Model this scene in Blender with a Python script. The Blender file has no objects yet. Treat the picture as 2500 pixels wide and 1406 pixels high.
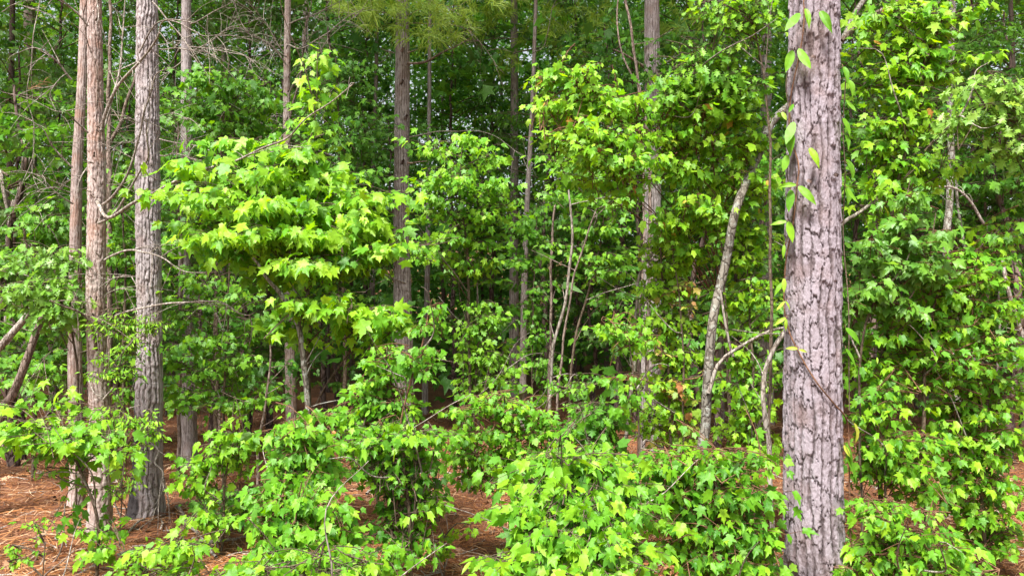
import bpy, math, random
import numpy as np
from mathutils import Vector
rng = np.random.default_rng(7)
random.seed(7)
scene = bpy.context.scene
COL = scene.collection

# ------------------------------------------------------------------ camera, sky, sun, exposure
F = 1800.0; CX = 1250.0; CY = 703.0; CAMH = 1.6; PITCH = math.radians(1.81)
cam = bpy.data.cameras.new("camera"); cam.lens = 36 * F / 2500; cam.sensor_width = 36
cam.clip_start = 0.05; cam.clip_end = 2000
camo = bpy.data.objects.new("camera", cam); COL.objects.link(camo)
camo.location = (0, 0, CAMH); camo.rotation_euler = (math.pi / 2 + PITCH, 0, 0)
scene.camera = camo
SUN_EL = math.radians(60); SUN_AZ = math.radians(205)      # azimuth measured from +Y towards +X
world = bpy.data.worlds.new("World"); scene.world = world; world.use_nodes = True
wn = world.node_tree; bg = wn.nodes['Background']
sky = wn.nodes.new('ShaderNodeTexSky'); sky.sky_type = 'NISHITA'; sky.sun_disc = False
sky.sun_elevation = SUN_EL; sky.sun_rotation = SUN_AZ; sky.air_density = 1.0; sky.dust_density = 3.0; sky.ozone_density = 1.0
hz = wn.nodes.new('ShaderNodeHueSaturation'); hz.inputs['Saturation'].default_value = 0.30   # thin white cloud over the blue
wn.links.new(sky.outputs[0], hz.inputs['Color']); wn.links.new(hz.outputs[0], bg.inputs[0]); bg.inputs[1].default_value = 0.105
sl = bpy.data.lights.new("sun", 'SUN'); sl.energy = 5.0; sl.angle = math.radians(14.0); sl.color = (1.0, 0.965, 0.90)
so = bpy.data.objects.new("sun", sl); COL.objects.link(so)
sd = Vector((math.sin(SUN_AZ) * math.cos(SUN_EL), math.cos(SUN_AZ) * math.cos(SUN_EL), math.sin(SUN_EL)))
so.rotation_euler = sd.to_track_quat('Z', 'Y').to_euler()
scene.view_settings.view_transform = 'Standard'; scene.view_settings.look = 'None'
scene.view_settings.exposure = 1.27; scene.view_settings.gamma = 1.0
scene.render.engine = 'CYCLES'
scene.cycles.max_bounces = 5; scene.cycles.diffuse_bounces = 2; scene.cycles.transmission_bounces = 3
scene.cycles.use_denoising = True

# ------------------------------------------------------------------ helpers
cP, sP = math.cos(PITCH), math.sin(PITCH)
def PX(px, py, d):
    """point of the place seen at photo pixel px, py, standing d metres into the wood"""
    x = (px - CX) / F; y = -(py - CY) / F
    v = np.array([x, cP - y * sP, sP + y * cP]); v = v * (d / v[1])
    return v + np.array([0, 0, CAMH])
def gz(x, y):
    x = np.asarray(x, float); y = np.asarray(y, float)
    z = 0.035 * np.sin(x * 1.3 + 1) * np.sin(y * 1.1) + 0.02 * np.sin(x * 3.1 + y * 2.3) + 0.012 * np.sin(x * 7.3 - y * 5.1)
    far = np.clip((y - 40) / 50, 0, 1); z = z + 9 * far * far * (3 - 2 * far)
    side = np.clip((np.abs(x) - 28) / 40, 0, 1); z = z + 7 * side * side * np.clip((y - 5) / 10, 0, 1)
    return z
def ground_pt(px, d):
    p = PX(px, 900, d); p[2] = float(gz(p[0], p[1])); return p
def nrm(v):
    return v / (np.linalg.norm(v, axis=-1, keepdims=True) + 1e-9)

def mesh_obj(name, V, faces, mat, parent=None, attr=None, smooth=True, col2=None):
    """faces: list of (n,k) int arrays"""
    me = bpy.data.meshes.new(name)
    V = np.asarray(V, dtype=np.float32)
    faces = [np.asarray(f, dtype=np.int32) for f in faces if len(f)]
    loops = np.concatenate([f.ravel() for f in faces])
    tot = np.concatenate([np.full(len(f), f.shape[1], dtype=np.int32) for f in faces])
    st = np.concatenate([[0], np.cumsum(tot)[:-1]]).astype(np.int32)
    me.vertices.add(len(V)); me.vertices.foreach_set('co', V.ravel())
    me.loops.add(len(loops)); me.loops.foreach_set('vertex_index', loops)
    me.polygons.add(len(tot)); me.polygons.foreach_set('loop_start', st); me.polygons.foreach_set('loop_total', tot)
    if smooth: me.polygons.foreach_set('use_smooth', np.ones(len(tot), dtype=bool))
    if attr is not None:
        a = me.attributes.new('v', 'FLOAT', 'POINT'); a.data.foreach_set('value', np.asarray(attr, dtype=np.float32))
    me.update(calc_edges=True); me.validate()
    if mat: me.materials.append(mat)
    o = bpy.data.objects.new(name, me); COL.objects.link(o)
    if parent is not None: o.parent = parent; o.location = -np.array(parent.location) if parent.parent is None else (0, 0, 0)
    return o

def thing(name, label, cat, loc, group=None):
    o = bpy.data.objects.new(name, None); COL.objects.link(o); o.location = tuple(float(c) for c in loc)
    o.empty_display_size = 0.1
    o['label'] = label; o['category'] = cat
    if group: o['group'] = group
    return o
def tag(o, label, cat, group=None, kind=None):
    if label: o['label'] = label
    if cat: o['category'] = cat
    if group: o['group'] = group
    if kind: o['kind'] = kind
    return o

def smooth_poly(P, step):
    P = np.asarray(P, float)
    if len(P) == 2: P = np.array([P[0], (P[0] + P[1]) / 2, P[1]])
    Q = np.vstack([2 * P[0] - P[1], P, 2 * P[-1] - P[-2]]); out = []; tt = []
    for i in range(1, len(Q) - 2):
        n = max(2, int(np.linalg.norm(Q[i + 1] - Q[i]) / step) + 1)
        t = np.linspace(0, 1, n, endpoint=False)[:, None]
        p0, p1, p2, p3 = Q[i - 1], Q[i], Q[i + 1], Q[i + 2]
        out.append(0.5 * ((2 * p1) + (-p0 + p2) * t + (2 * p0 - 5 * p1 + 4 * p2 - p3) * t * t + (-p0 + 3 * p1 - 3 * p2 + p3) * t ** 3))
        tt.append((i - 1 + t[:, 0]))
    out.append(P[-1:]); tt.append([len(P) - 1])
    return np.vstack(out), np.concatenate(tt)

class Tubes:
    def __init__(s): s.V = []; s.Q = []; s.n = 0; s.T = []
    def add(s, P, r, sides=6, step=0.08, wob=0.0):
        """P control points, r a number, pair or one radius per control point"""
        r = np.atleast_1d(np.asarray(r, float)); P = np.asarray(P, float)
        C, t = smooth_poly(P, step)
        k = len(P) - 1
        if len(P) == 2: t = t / t[-1]; k = 1
        R = np.interp(t / max(k, 1) * (len(r) - 1), np.arange(len(r)), r) if len(r) > 1 else np.full(len(C), r[0])
        if wob > 0:
            ph = rng.uniform(0, 6, 6); L = np.concatenate([[0], np.cumsum(np.linalg.norm(np.diff(C, axis=0), axis=1))])
            w = np.stack([np.sin(L * (5 + a) + ph[i]) + .6 * np.sin(L * (13 + a) + ph[i + 3]) for i, a in enumerate((0, 1.3, 2.1))], 1)
            w *= np.minimum(1, L / 0.05)[:, None] * wob
            C = C + w
        T = nrm(np.gradient(C, axis=0))
        up = np.array([0.0, 1.0, 0.03]) if abs(T[0][1]) < 0.9 else np.array([1.0, 0, 0])
        U = nrm(np.cross(T, up)); W = np.cross(T, U)
        a = np.linspace(0, 2 * math.pi, sides, endpoint=False)
        V = C[:, None, :] + R[:, None, None] * (np.cos(a)[None, :, None] * U[:, None, :] + np.sin(a)[None, :, None] * W[:, None, :])
        m = len(C); base = s.n
        i = np.arange(m - 1)[:, None] * sides; j = np.arange(sides)[None, :]; j2 = (j + 1) % sides
        q = np.stack([i + j, i + j2, i + sides + j2, i + sides + j], -1).reshape(-1, 4) + base
        s.V.append(V.reshape(-1, 3)); s.Q.append(q); s.n += m * sides
        return C
    def build(s, name, mat, parent=None):
        if not s.V: return None
        return mesh_obj(name, np.vstack(s.V), [np.vstack(s.Q)], mat, parent)

# leaf outlines: x across, y from the stalk to the tip, z the fold
def mirror(half):
    h = np.array(half, float)
    l = h[::-1].copy(); l[:, 0] *= -1
    l = l[np.abs(l[:, 0]) > 1e-6]
    return np.vstack([h, l])
OUT = {
 'maple': mirror([(0, .03), (.15, -.04), (.33, .04), (.36, .16), (.34, .26), (.45, .36), (.53, .60), (.38, .57), (.26, .60), (.24, .78), (.10, .88), (0, 1.06)]),
 'sharp': mirror([(0, .02), (.14, -.05), (.38, .05), (.28, .22), (.42, .33), (.62, .58), (.36, .54), (.19, .53), (.24, .72), (.10, .82), (0, 1.10)]),
 'maple3': mirror([(0, .02), (.16, -.02), (.27, .06), (.30, .22), (.34, .36), (.43, .66), (.29, .62), (.20, .66), (.17, .82), (.08, .94), (0, 1.08)]),
 'maple_low': mirror([(0, 0), (.34, .04), (.27, .27), (.56, .56), (.2, .56), (0, 1.05)]),
 'oak': mirror([(0, 0), (.12, .16), (.07, .22), (.26, .34), (.11, .40), (.36, .58), (.15, .60), (.30, .80), (.10, .84), (0, 1.0)]),
 'oval': mirror([(0, 0), (.11, .08), (.18, .28), (.20, .46), (.15, .72), (.06, .90), (0, 1.02)]),
 'heart': mirror([(0, .05), (.18, -.05), (.40, .10), (.44, .34), (.28, .66), (.10, .88), (0, 1.0)]),
 'clump': np.array([(-.5, .0), (-.12, .12), (.2, -.1), (.3, .25), (.6, .4), (.2, .55), (.25, 1.0), (-.1, .62), (-.5, .8), (-.3, .4)], float),
}
TEMPL = {}
for k, o in OUT.items():
    c = np.array([[0, .42], ]) if k != 'clump' else np.array([[0, .38]])
    v = np.vstack([c, o]); n = len(o)
    x, y = v[:, 0], v[:, 1]
    z = 0.22 * np.abs(x) * (1 - .4 * y) - 0.30 * (y - .4) ** 2 * np.sign(y - .3) * (y > .3) - .25 * np.abs(x) ** 2
    if k in('maple','maple_low','maple3','sharp'): z = z - .10 * (np.abs(x) > .5)
    TEMPL[k] = (np.column_stack([x, y, z]), np.array([[0, 1 + i, 1 + (i + 1) % n] for i in range(n)]))

class Leaves:
    def __init__(s, kind='maple'): s.k = kind; s.p = []; s.t = []; s.n = []; s.s = []; s.v = []
    def add(s, p, t, n, size, v):
        s.p.append(np.atleast_2d(p)); s.t.append(np.atleast_2d(t)); s.n.append(np.atleast_2d(n)); s.s.append(np.atleast_1d(size)); s.v.append(np.atleast_1d(v))
    def build(s, name, mat, parent=None):
        if not s.p: return None
        p = np.vstack(s.p); t = np.vstack(s.t); n = nrm(np.vstack(s.n)); sz = np.concatenate(s.s); v = np.concatenate(s.v)
        t = nrm(t - n * np.sum(t * n, axis=1, keepdims=True)); x = np.cross(t, n)
        kinds = {'maple': (('sharp', .38), ('maple', .28), ('maple3', .29), ('oval', .05)), 'maple_sharp': (('sharp', .72), ('maple', .28))}.get(s.k, ((s.k, 1),))
        pick = rng.random(len(p)); Vs = []; Fs = []; As = []; n0 = 0; lo = 0
        for kd, share in kinds:
            I = (pick >= lo) & (pick < lo + share + 1e-9); lo += share
            T, Fc = TEMPL[kd]; N = int(I.sum())
            if N == 0: continue
            wx = rng.uniform(.62, 1.0, N) * sz[I]; cz = rng.uniform(-.8, 3.0, N) * sz[I]; tw = rng.uniform(-.6, .6, N)
            X = T[:, 0][None, :, None] * wx[:, None, None]
            Y = T[:, 1][None, :, None] * sz[I][:, None, None]
            Z = (T[:, 2][None, :] * cz[:, None] + tw[:, None] * T[:, 0][None, :] * T[:, 1][None, :] * sz[I][:, None])[:, :, None]
            V = p[I][:, None, :] + X * x[I][:, None, :] + Y * t[I][:, None, :] + Z * n[I][:, None, :]
            m = len(T); Fs.append((Fc[None] + (np.arange(N) * m)[:, None, None]).reshape(-1, 3) + n0); Vs.append(V.reshape(-1, 3)); As.append(np.repeat(v[I], m)); n0 += N * m
        return mesh_obj(name, np.vstack(Vs), [np.vstack(Fs)], mat, parent, attr=np.concatenate(As), smooth=False)

# ------------------------------------------------------------------ materials
def mat_new(name):
    m = bpy.data.materials.new(name); m.use_nodes = True; nt = m.node_tree
    return m, nt, nt.nodes['Principled BSDF']
def ramp(nt, stops, fac):
    r = nt.nodes.new('ShaderNodeValToRGB'); e = r.color_ramp.elements
    e[0].position = stops[0][0]; e[0].color = (*stops[0][1], 1); e[1].position = stops[-1][0]; e[1].color = (*stops[-1][1], 1)
    for p, c in stops[1:-1]: q = e.new(p); q.color = (*c, 1)
    nt.links.new(fac, r.inputs[0]); return r.outputs[0]
def leaf_mat(name, stops, trans=0.42, rough=0.5, spec=0.4, under=.38):
    m, nt, b = mat_new(name); L = nt.links
    a = nt.nodes.new('ShaderNodeAttribute'); a.attribute_name = 'v'
    c = ramp(nt, stops, a.outputs['Fac'])
    tc = nt.nodes.new('ShaderNodeTexCoord'); nz = nt.nodes.new('ShaderNodeTexNoise'); nz.inputs['Scale'].default_value = 38
    L.new(tc.outputs['Object'], nz.inputs['Vector'])
    h = nt.nodes.new('ShaderNodeHueSaturation'); L.new(c, h.inputs['Color'])
    mr = nt.nodes.new('ShaderNodeMapRange'); mr.inputs[3].default_value = 0.72; mr.inputs[4].default_value = 1.28
    L.new(nz.outputs['Fac'], mr.inputs[0]); L.new(mr.outputs[0], h.inputs['Value'])
    ge = nt.nodes.new('ShaderNodeNewGeometry'); um = nt.nodes.new('ShaderNodeMath'); um.operation = 'MULTIPLY'; um.inputs[1].default_value = under
    L.new(ge.outputs['Backfacing'], um.inputs[0]); ux = nt.nodes.new('ShaderNodeMix'); ux.data_type = 'RGBA'; ux.inputs[7].default_value = (.30, .38, .22, 1)
    L.new(um.outputs[0], ux.inputs[0]); L.new(h.outputs[0], ux.inputs[6])
    sn = nt.nodes.new('ShaderNodeTexNoise'); sn.inputs['Scale'].default_value = 95; sn.inputs['Detail'].default_value = 2; L.new(tc.outputs['Object'], sn.inputs['Vector'])
    sr = nt.nodes.new('ShaderNodeMapRange'); sr.inputs[1].default_value = .70; sr.inputs[2].default_value = .74; sr.inputs[4].default_value = .7; L.new(sn.outputs['Fac'], sr.inputs[0])
    sx = nt.nodes.new('ShaderNodeMix'); sx.data_type = 'RGBA'; sx.inputs[7].default_value = (.16, .09, .03, 1); L.new(sr.outputs[0], sx.inputs[0]); L.new(ux.outputs[2], sx.inputs[6])
    L.new(sx.outputs[2], b.inputs['Base Color']); b.inputs['Roughness'].default_value = rough
    b.inputs['Specular IOR Level'].default_value = spec
    bp = nt.nodes.new('ShaderNodeBump'); bp.inputs['Strength'].default_value = 0.25; bp.inputs['Distance'].default_value = 0.01
    L.new(nz.outputs['Fac'], bp.inputs['Height']); L.new(bp.outputs[0], b.inputs['Normal'])
    t = nt.nodes.new('ShaderNodeBsdfTranslucent'); h2 = nt.nodes.new('ShaderNodeHueSaturation')
    h2.inputs['Hue'].default_value = 0.485; h2.inputs['Saturation'].default_value = 1.05; h2.inputs['Value'].default_value = 1.5
    L.new(h.outputs[0], h2.inputs['Color']); L.new(h2.outputs[0], t.inputs['Color'])
    mx = nt.nodes.new('ShaderNodeMixShader'); mx.inputs[0].default_value = trans
    L.new(b.outputs[0], mx.inputs[1]); L.new(t.outputs[0], mx.inputs[2]); L.new(mx.outputs[0], nt.nodes['Material Output'].inputs[0])
    return m
G = {
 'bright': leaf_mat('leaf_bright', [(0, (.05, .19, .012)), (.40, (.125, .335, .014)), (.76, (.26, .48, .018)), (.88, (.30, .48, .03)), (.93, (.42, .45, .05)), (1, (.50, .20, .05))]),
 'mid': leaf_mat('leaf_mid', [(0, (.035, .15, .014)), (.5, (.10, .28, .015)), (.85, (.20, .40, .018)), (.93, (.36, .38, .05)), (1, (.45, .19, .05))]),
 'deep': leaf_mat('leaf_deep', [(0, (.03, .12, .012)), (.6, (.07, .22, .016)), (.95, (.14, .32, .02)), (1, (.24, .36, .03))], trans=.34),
 'blue': leaf_mat('leaf_blue', [(0, (.08, .23, .022)), (.6, (.17, .35, .035)), (.9, (.28, .44, .07)), (1, (.42, .40, .08))], rough=.45, spec=.5),
 'autumn': leaf_mat('leaf_autumn', [(0, (.12, .28, .03)), (.45, (.24, .36, .04)), (.7, (.38, .34, .06)), (.88, (.42, .25, .08)), (1, (.40, .17, .07))]),
 'needle': leaf_mat('pine_needles', [(0, (.12, .22, .02)), (.6, (.24, .36, .03)), (1, (.36, .46, .06))], trans=.25, rough=.5, spec=.3),
 'dry': leaf_mat('dry_leaf', [(0, (.12, .05, .025)), (.5, (.24, .11, .055)), (1, (.42, .28, .18))], trans=.1, rough=.8, spec=.2),
}
def bark_mat(name, dark, mid, light, scale=14, stretch=.3, bump=1.0, dist=.02, lichen=0, spots=(.35, .38, .33), red=None):
    m, nt, b = mat_new(name); L = nt.links; N = nt.nodes
    tc = N.new('ShaderNodeTexCoord'); mp = N.new('ShaderNodeMapping'); mp.inputs['Scale'].default_value = (1, 1, stretch)
    L.new(tc.outputs['Object'], mp.inputs[0])
    nz = N.new('ShaderNodeTexNoise'); nz.inputs['Scale'].default_value = scale * .7; nz.inputs['Detail'].default_value = 6
    L.new(mp.outputs[0], nz.inputs['Vector'])
    add = N.new('ShaderNodeMix'); add.data_type = 'VECTOR'; add.inputs[0].default_value = .06
    L.new(mp.outputs[0], add.inputs[4]); L.new(nz.outputs['Color'], add.inputs[5])
    vo = N.new('ShaderNodeTexVoronoi'); vo.feature = 'DISTANCE_TO_EDGE'; vo.inputs['Scale'].default_value = scale
    L.new(add.outputs[1], vo.inputs['Vector'])
    vc = N.new('ShaderNodeTexVoronoi'); vc.feature = 'F1'; vc.inputs['Scale'].default_value = scale
    L.new(add.outputs[1], vc.inputs['Vector'])
    n2 = N.new('ShaderNodeTexNoise'); n2.inputs['Scale'].default_value = scale * 4; n2.inputs['Detail'].default_value = 5; n2.inputs['Roughness'].default_value = .7
    L.new(mp.outputs[0], n2.inputs['Vector'])
    r1 = N.new('ShaderNodeMapRange'); r1.inputs[1].default_value = 0; r1.inputs[2].default_value = .16
    L.new(vo.outputs['Distance'], r1.inputs[0])
    # height = plate + small
    ma = N.new('ShaderNodeMath'); ma.operation = 'MULTIPLY_ADD'; ma.inputs[1].default_value = .55
    L.new(n2.outputs['Fac'], ma.inputs[0]); L.new(r1.outputs[0], ma.inputs[2])
    bp = N.new('ShaderNodeBump'); bp.inputs['Strength'].default_value = bump; bp.inputs['Distance'].default_value = dist
    L.new(ma.outputs[0], bp.inputs['Height']); L.new(bp.outputs[0], b.inputs['Normal'])
    m2 = N.new('ShaderNodeMath'); m2.operation = 'MULTIPLY_ADD'; m2.inputs[1].default_value = .38
    sp = N.new('ShaderNodeSeparateColor'); L.new(vc.outputs['Color'], sp.inputs[0])
    L.new(sp.outputs[0], m2.inputs[0])
    m3 = N.new('ShaderNodeMath'); m3.operation = 'MULTIPLY_ADD'; m3.inputs[1].default_value = .45
    L.new(n2.outputs['Fac'], m3.inputs[0]); L.new(r1.outputs[0], m3.inputs[2])
    m4 = N.new('ShaderNodeMath'); m4.operation = 'MULTIPLY'; m4.inputs[1].default_value = .62; L.new(m3.outputs[0], m4.inputs[0])
    L.new(m4.outputs[0], m2.inputs[2])
    c = ramp(nt, [(0.1, dark), (.55, mid), (1, light)], m2.outputs[0])
    big = N.new('ShaderNodeTexNoise'); big.inputs['Scale'].default_value = 3.0; big.inputs['Detail'].default_value = 4; L.new(tc.outputs['Object'], big.inputs['Vector'])
    if red:
        rr = N.new('ShaderNodeMapRange'); rr.inputs[1].default_value = .48; rr.inputs[2].default_value = .6; L.new(big.outputs['Fac'], rr.inputs[0])
        rr.inputs[4].default_value = .8
        mx = N.new('ShaderNodeMix'); mx.data_type = 'RGBA'; mx.inputs[7].default_value = (*red, 1)
        L.new(rr.outputs[0], mx.inputs[0]); L.new(c, mx.inputs[6]); c = mx.outputs[2]
    if lichen:
        ln = N.new('ShaderNodeTexNoise'); ln.inputs['Scale'].default_value = 26; ln.inputs['Detail'].default_value = 5; L.new(tc.outputs['Object'], ln.inputs['Vector'])
        lr = N.new('ShaderNodeMapRange'); lr.inputs[1].default_value = .60 - lichen * .15; lr.inputs[2].default_value = .64 - lichen * .15; L.new(ln.outputs['Fac'], lr.inputs[0])
        mx = N.new('ShaderNodeMix'); mx.data_type = 'RGBA'; mx.inputs[7].default_value = (*spots, 1)
        L.new(lr.outputs[0], mx.inputs[0]); L.new(c, mx.inputs[6]); c = mx.outputs[2]
    hv = N.new('ShaderNodeHueSaturation'); hr = N.new('ShaderNodeMapRange'); hr.inputs[1].default_value = .3; hr.inputs[2].default_value = .7
    hr.inputs[3].default_value = .75; hr.inputs[4].default_value = 1.2; L.new(big.outputs['Fac'], hr.inputs[0]); L.new(hr.outputs[0], hv.inputs['Value'])
    L.new(c, hv.inputs['Color']); L.new(hv.outputs[0], b.inputs['Base Color'])
    b.inputs['Roughness'].default_value = .9; b.inputs['Specular IOR Level'].default_value = .2
    return m
B = {
 'pine': bark_mat('bark_pine', (.06, .045, .042), (.21, .165, .155), (.36, .30, .29), scale=20, stretch=.32, dist=.02),
 'pinedark': bark_mat('bark_pine_dark', (.03, .02, .018), (.11, .075, .065), (.20, .14, .125), scale=18, stretch=.35, dist=.02),  # dark knots and stick; on understory trunks the dark tone is painted shade
 'flaky': bark_mat('bark_flaky', (.12, .055, .04), (.33, .20, .155), (.50, .37, .32), scale=26, stretch=.6, dist=.012, red=(.44, .22, .13)),
 'brown': bark_mat('bark_brown', (.06, .04, .03), (.17, .125, .10), (.26, .20, .17), scale=34, stretch=.3, dist=.006),
 'grey': bark_mat('bark_grey', (.045, .038, .030), (.13, .11, .09), (.22, .20, .17), scale=30, stretch=.5, dist=.005, lichen=.25, spots=(.28, .28, .25)),
 'dead': bark_mat('bark_dead', (.09, .07, .055), (.22, .18, .15), (.35, .31, .275), scale=40, stretch=.3, dist=.004),
 'twig': bark_mat('bark_twig', (.03, .022, .015), (.085, .06, .04), (.14, .105, .075), scale=40, stretch=.4, dist=.002),
 'red': bark_mat('bark_red', (.06, .03, .018), (.13, .065, .038), (.19, .10, .06), scale=40, stretch=.4, dist=.002),
}
# ------------------------------------------------------------------ ground
def build_ground():
    xs = np.concatenate([np.linspace(-150, -12, 40), np.linspace(-11.8, 11.8, 240), np.linspace(12, 150, 40)])
    ys = np.concatenate([np.linspace(-60, 0.5, 25), np.linspace(0.6, 16, 180), np.linspace(16.4, 200, 90)])
    X, Y = np.meshgrid(xs, ys); Z = gz(X, Y)
    near = (np.abs(X) < 12) & (Y < 16) & (Y > .5)
    Z = Z + near * (0.012 * np.sin(X * 17 + 3 * np.sin(Y * 9)) * np.sin(Y * 15 + 2 * np.sin(X * 11)) + rng.normal(0, .005, X.shape))
    V = np.stack([X, Y, Z], -1).reshape(-1, 3); nx, ny = len(xs), len(ys)
    i, j = np.meshgrid(np.arange(nx - 1), np.arange(ny - 1)); a = (j * nx + i).ravel()
    m, nt, b = mat_new('pine_straw_ground'); L = nt.links; N = nt.nodes
    tc = N.new('ShaderNodeTexCoord'); cols = []
    for k, (ang, sc) in enumerate([(0.3, 30), (1.5, 38), (2.5, 34)]):
        mp = N.new('ShaderNodeMapping'); mp.inputs['Rotation'].default_value = (0, 0, ang); mp.inputs['Scale'].default_value = (1, .12, 1)
        n = N.new('ShaderNodeTexNoise'); n.inputs['Scale'].default_value = sc * 3; n.inputs['Detail'].default_value = 4; n.inputs['Roughness'].default_value = .7; n.inputs['Distortion'].default_value = .3
        L.new(tc.outputs['Object'], mp.inputs[0]); L.new(mp.outputs[0], n.inputs['Vector']); cols.append(n.outputs['Fac'])
    mm = N.new('ShaderNodeMath'); mm.operation = 'MAXIMUM'; L.new(cols[0], mm.inputs[0]); L.new(cols[1], mm.inputs[1])
    m2 = N.new('ShaderNodeMath'); m2.operation = 'MAXIMUM'; L.new(mm.outputs[0], m2.inputs[0]); L.new(cols[2], m2.inputs[1])
    c = ramp(nt, [(.42, (.05, .02, .011)), (.56, (.19, .07, .032)), (.66, (.30, .13, .06)), (.8, (.46, .28, .17))], m2.outputs[0])
    big = N.new('ShaderNodeTexNoise'); big.inputs['Scale'].default_value = 1.7; big.inputs['Detail'].default_value = 6; L.new(tc.outputs['Object'], big.inputs['Vector'])
    hv = N.new('ShaderNodeHueSaturation'); hr = N.new('ShaderNodeMapRange'); hr.inputs[1].default_value = .3; hr.inputs[2].default_value = .7
    hr.inputs[3].default_value = .6; hr.inputs[4].default_value = 1.2; L.new(big.outputs['Fac'], hr.inputs[0]); L.new(hr.outputs[0], hv.inputs['Value'])
    L.new(c, hv.inputs['Color']); L.new(hv.outputs[0], b.inputs['Base Color']); b.inputs['Roughness'].default_value = .95
    bp = N.new('ShaderNodeBump'); bp.inputs['Strength'].default_value = 1; bp.inputs['Distance'].default_value = .02; L.new(m2.outputs[0], bp.inputs['Height']); L.new(bp.outputs[0], b.inputs['Normal'])
    o = mesh_obj('forest_floor', V, [np.stack([a, a + 1, a + nx + 1, a + nx], -1)], m)
    o['kind'] = 'structure'; o['label'] = 'forest floor of orange brown pine straw'
build_ground()

def straw(n, y0, y1, wid, ln, name, mat, label, xr=1.0):
    """pine needles lying on the floor, each a thin bent strip"""
    y = y0 + (y1 - y0) * rng.random(n) ** 1.3; x = rng.uniform(-.78, .78, n) * y * xr
    base = np.stack([x, y, gz(x, y) + rng.uniform(.0, .03, n)], -1)
    a = rng.uniform(0, 2 * math.pi, n) * .5 + rng.normal(0, .7, n); l = ln * rng.uniform(.5, 1.2, n); tilt = rng.normal(0, .18, n)
    d = np.stack([np.cos(a), np.sin(a), tilt], -1) * l[:, None] / 2
    s = np.stack([-np.sin(a), np.cos(a), rng.normal(0, .6, n)], -1) * (wid * rng.uniform(.6, 1.3, n))[:, None] / 2
    mid = base + np.stack([-np.sin(a), np.cos(a), np.zeros(n)], -1) * (l * rng.normal(0, .1, n))[:, None] + np.array([0, 0, .006])
    V = np.stack([base - d - s, base - d + s, mid - s, mid + s, base + d - s * .5, base + d + s * .5], 1).reshape(-1, 3)
    k = np.arange(n) * 6
    F4 = np.concatenate([np.stack([k, k + 1, k + 3, k + 2], -1), np.stack([k + 2, k + 3, k + 5, k + 4], -1)])
    V[:, 2] = np.maximum(V[:, 2], gz(V[:, 0], V[:, 1]) + .002)
    o = mesh_obj(name, V, [F4], mat, attr=np.repeat(rng.random(n), 6)); tag(o, label, None, kind='stuff')
straw_m = leaf_mat('straw_needles', [(0, (.12, .042, .018)), (.45, (.28, .11, .038)), (.8, (.40, .20, .085)), (1, (.52, .37, .25))], trans=.05, rough=.85, spec=.1, under=0)
straw(70000, 3.2, 12, .0035, .15, 'pine_needle_litter', straw_m, 'fallen orange brown pine needles spread over the floor')
straw(1100, 3.2, 9, .010, .22, 'twig_litter', B['dead'], 'pale broken bits of twig scattered through the pine straw')
def leaf_litter(n):
    L = Leaves('oak'); y = 3.3 + 8 * rng.random(n) ** 1.4; x = rng.uniform(-.78, .78, n) * y
    p = np.stack([x, y, gz(x, y) + .025], -1)
    L.add(p, rng.normal(0, 1, (n, 3)), np.array([0, -.2, 1]) + rng.normal(0, .35, (n, 3)), rng.uniform(.05, .11, n), rng.random(n))
    o = L.build('leaf_litter', G['dry']); tag(o, 'dry brown leaves lying on the pine straw', None, kind='stuff')
leaf_litter(1500)

# ------------------------------------------------------------------ trunks
def fbm1(x, seed):
    r = np.random.default_rng(seed); return sum(np.sin(x * f + r.uniform(0, 6)) / f ** .7 for f in (1.1, 2.3, 4.7, 9.1))
def worley(u, z, per, seed):
    """F1, F2, id on a lattice periodic in u"""
    r = np.random.default_rng(seed); H = 4096
    ju, jz, idv = r.random((per, H)), r.random((per, H)), r.random((per, H))
    iu, iz = np.floor(u).astype(int), np.floor(z).astype(int)
    f1 = np.full(u.shape, 9.0); f2 = np.full(u.shape, 9.0); idd = np.zeros(u.shape)
    for a in (-1, 0, 1):
        for b_ in (-1, 0, 1):
            cu, cz = iu + a, iz + b_; k = cu % per, cz % H
            d = np.maximum(np.abs(cu + ju[k] - u), np.abs(cz + jz[k] - z)) * .55 + np.hypot(cu + ju[k] - u, cz + jz[k] - z) * .45
            m = d < f1; f2 = np.where(m, f1, np.minimum(f2, d)); idd = np.where(m, idv[k], idd); f1 = np.where(m, d, f1)
    return f1, f2, idd
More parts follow.
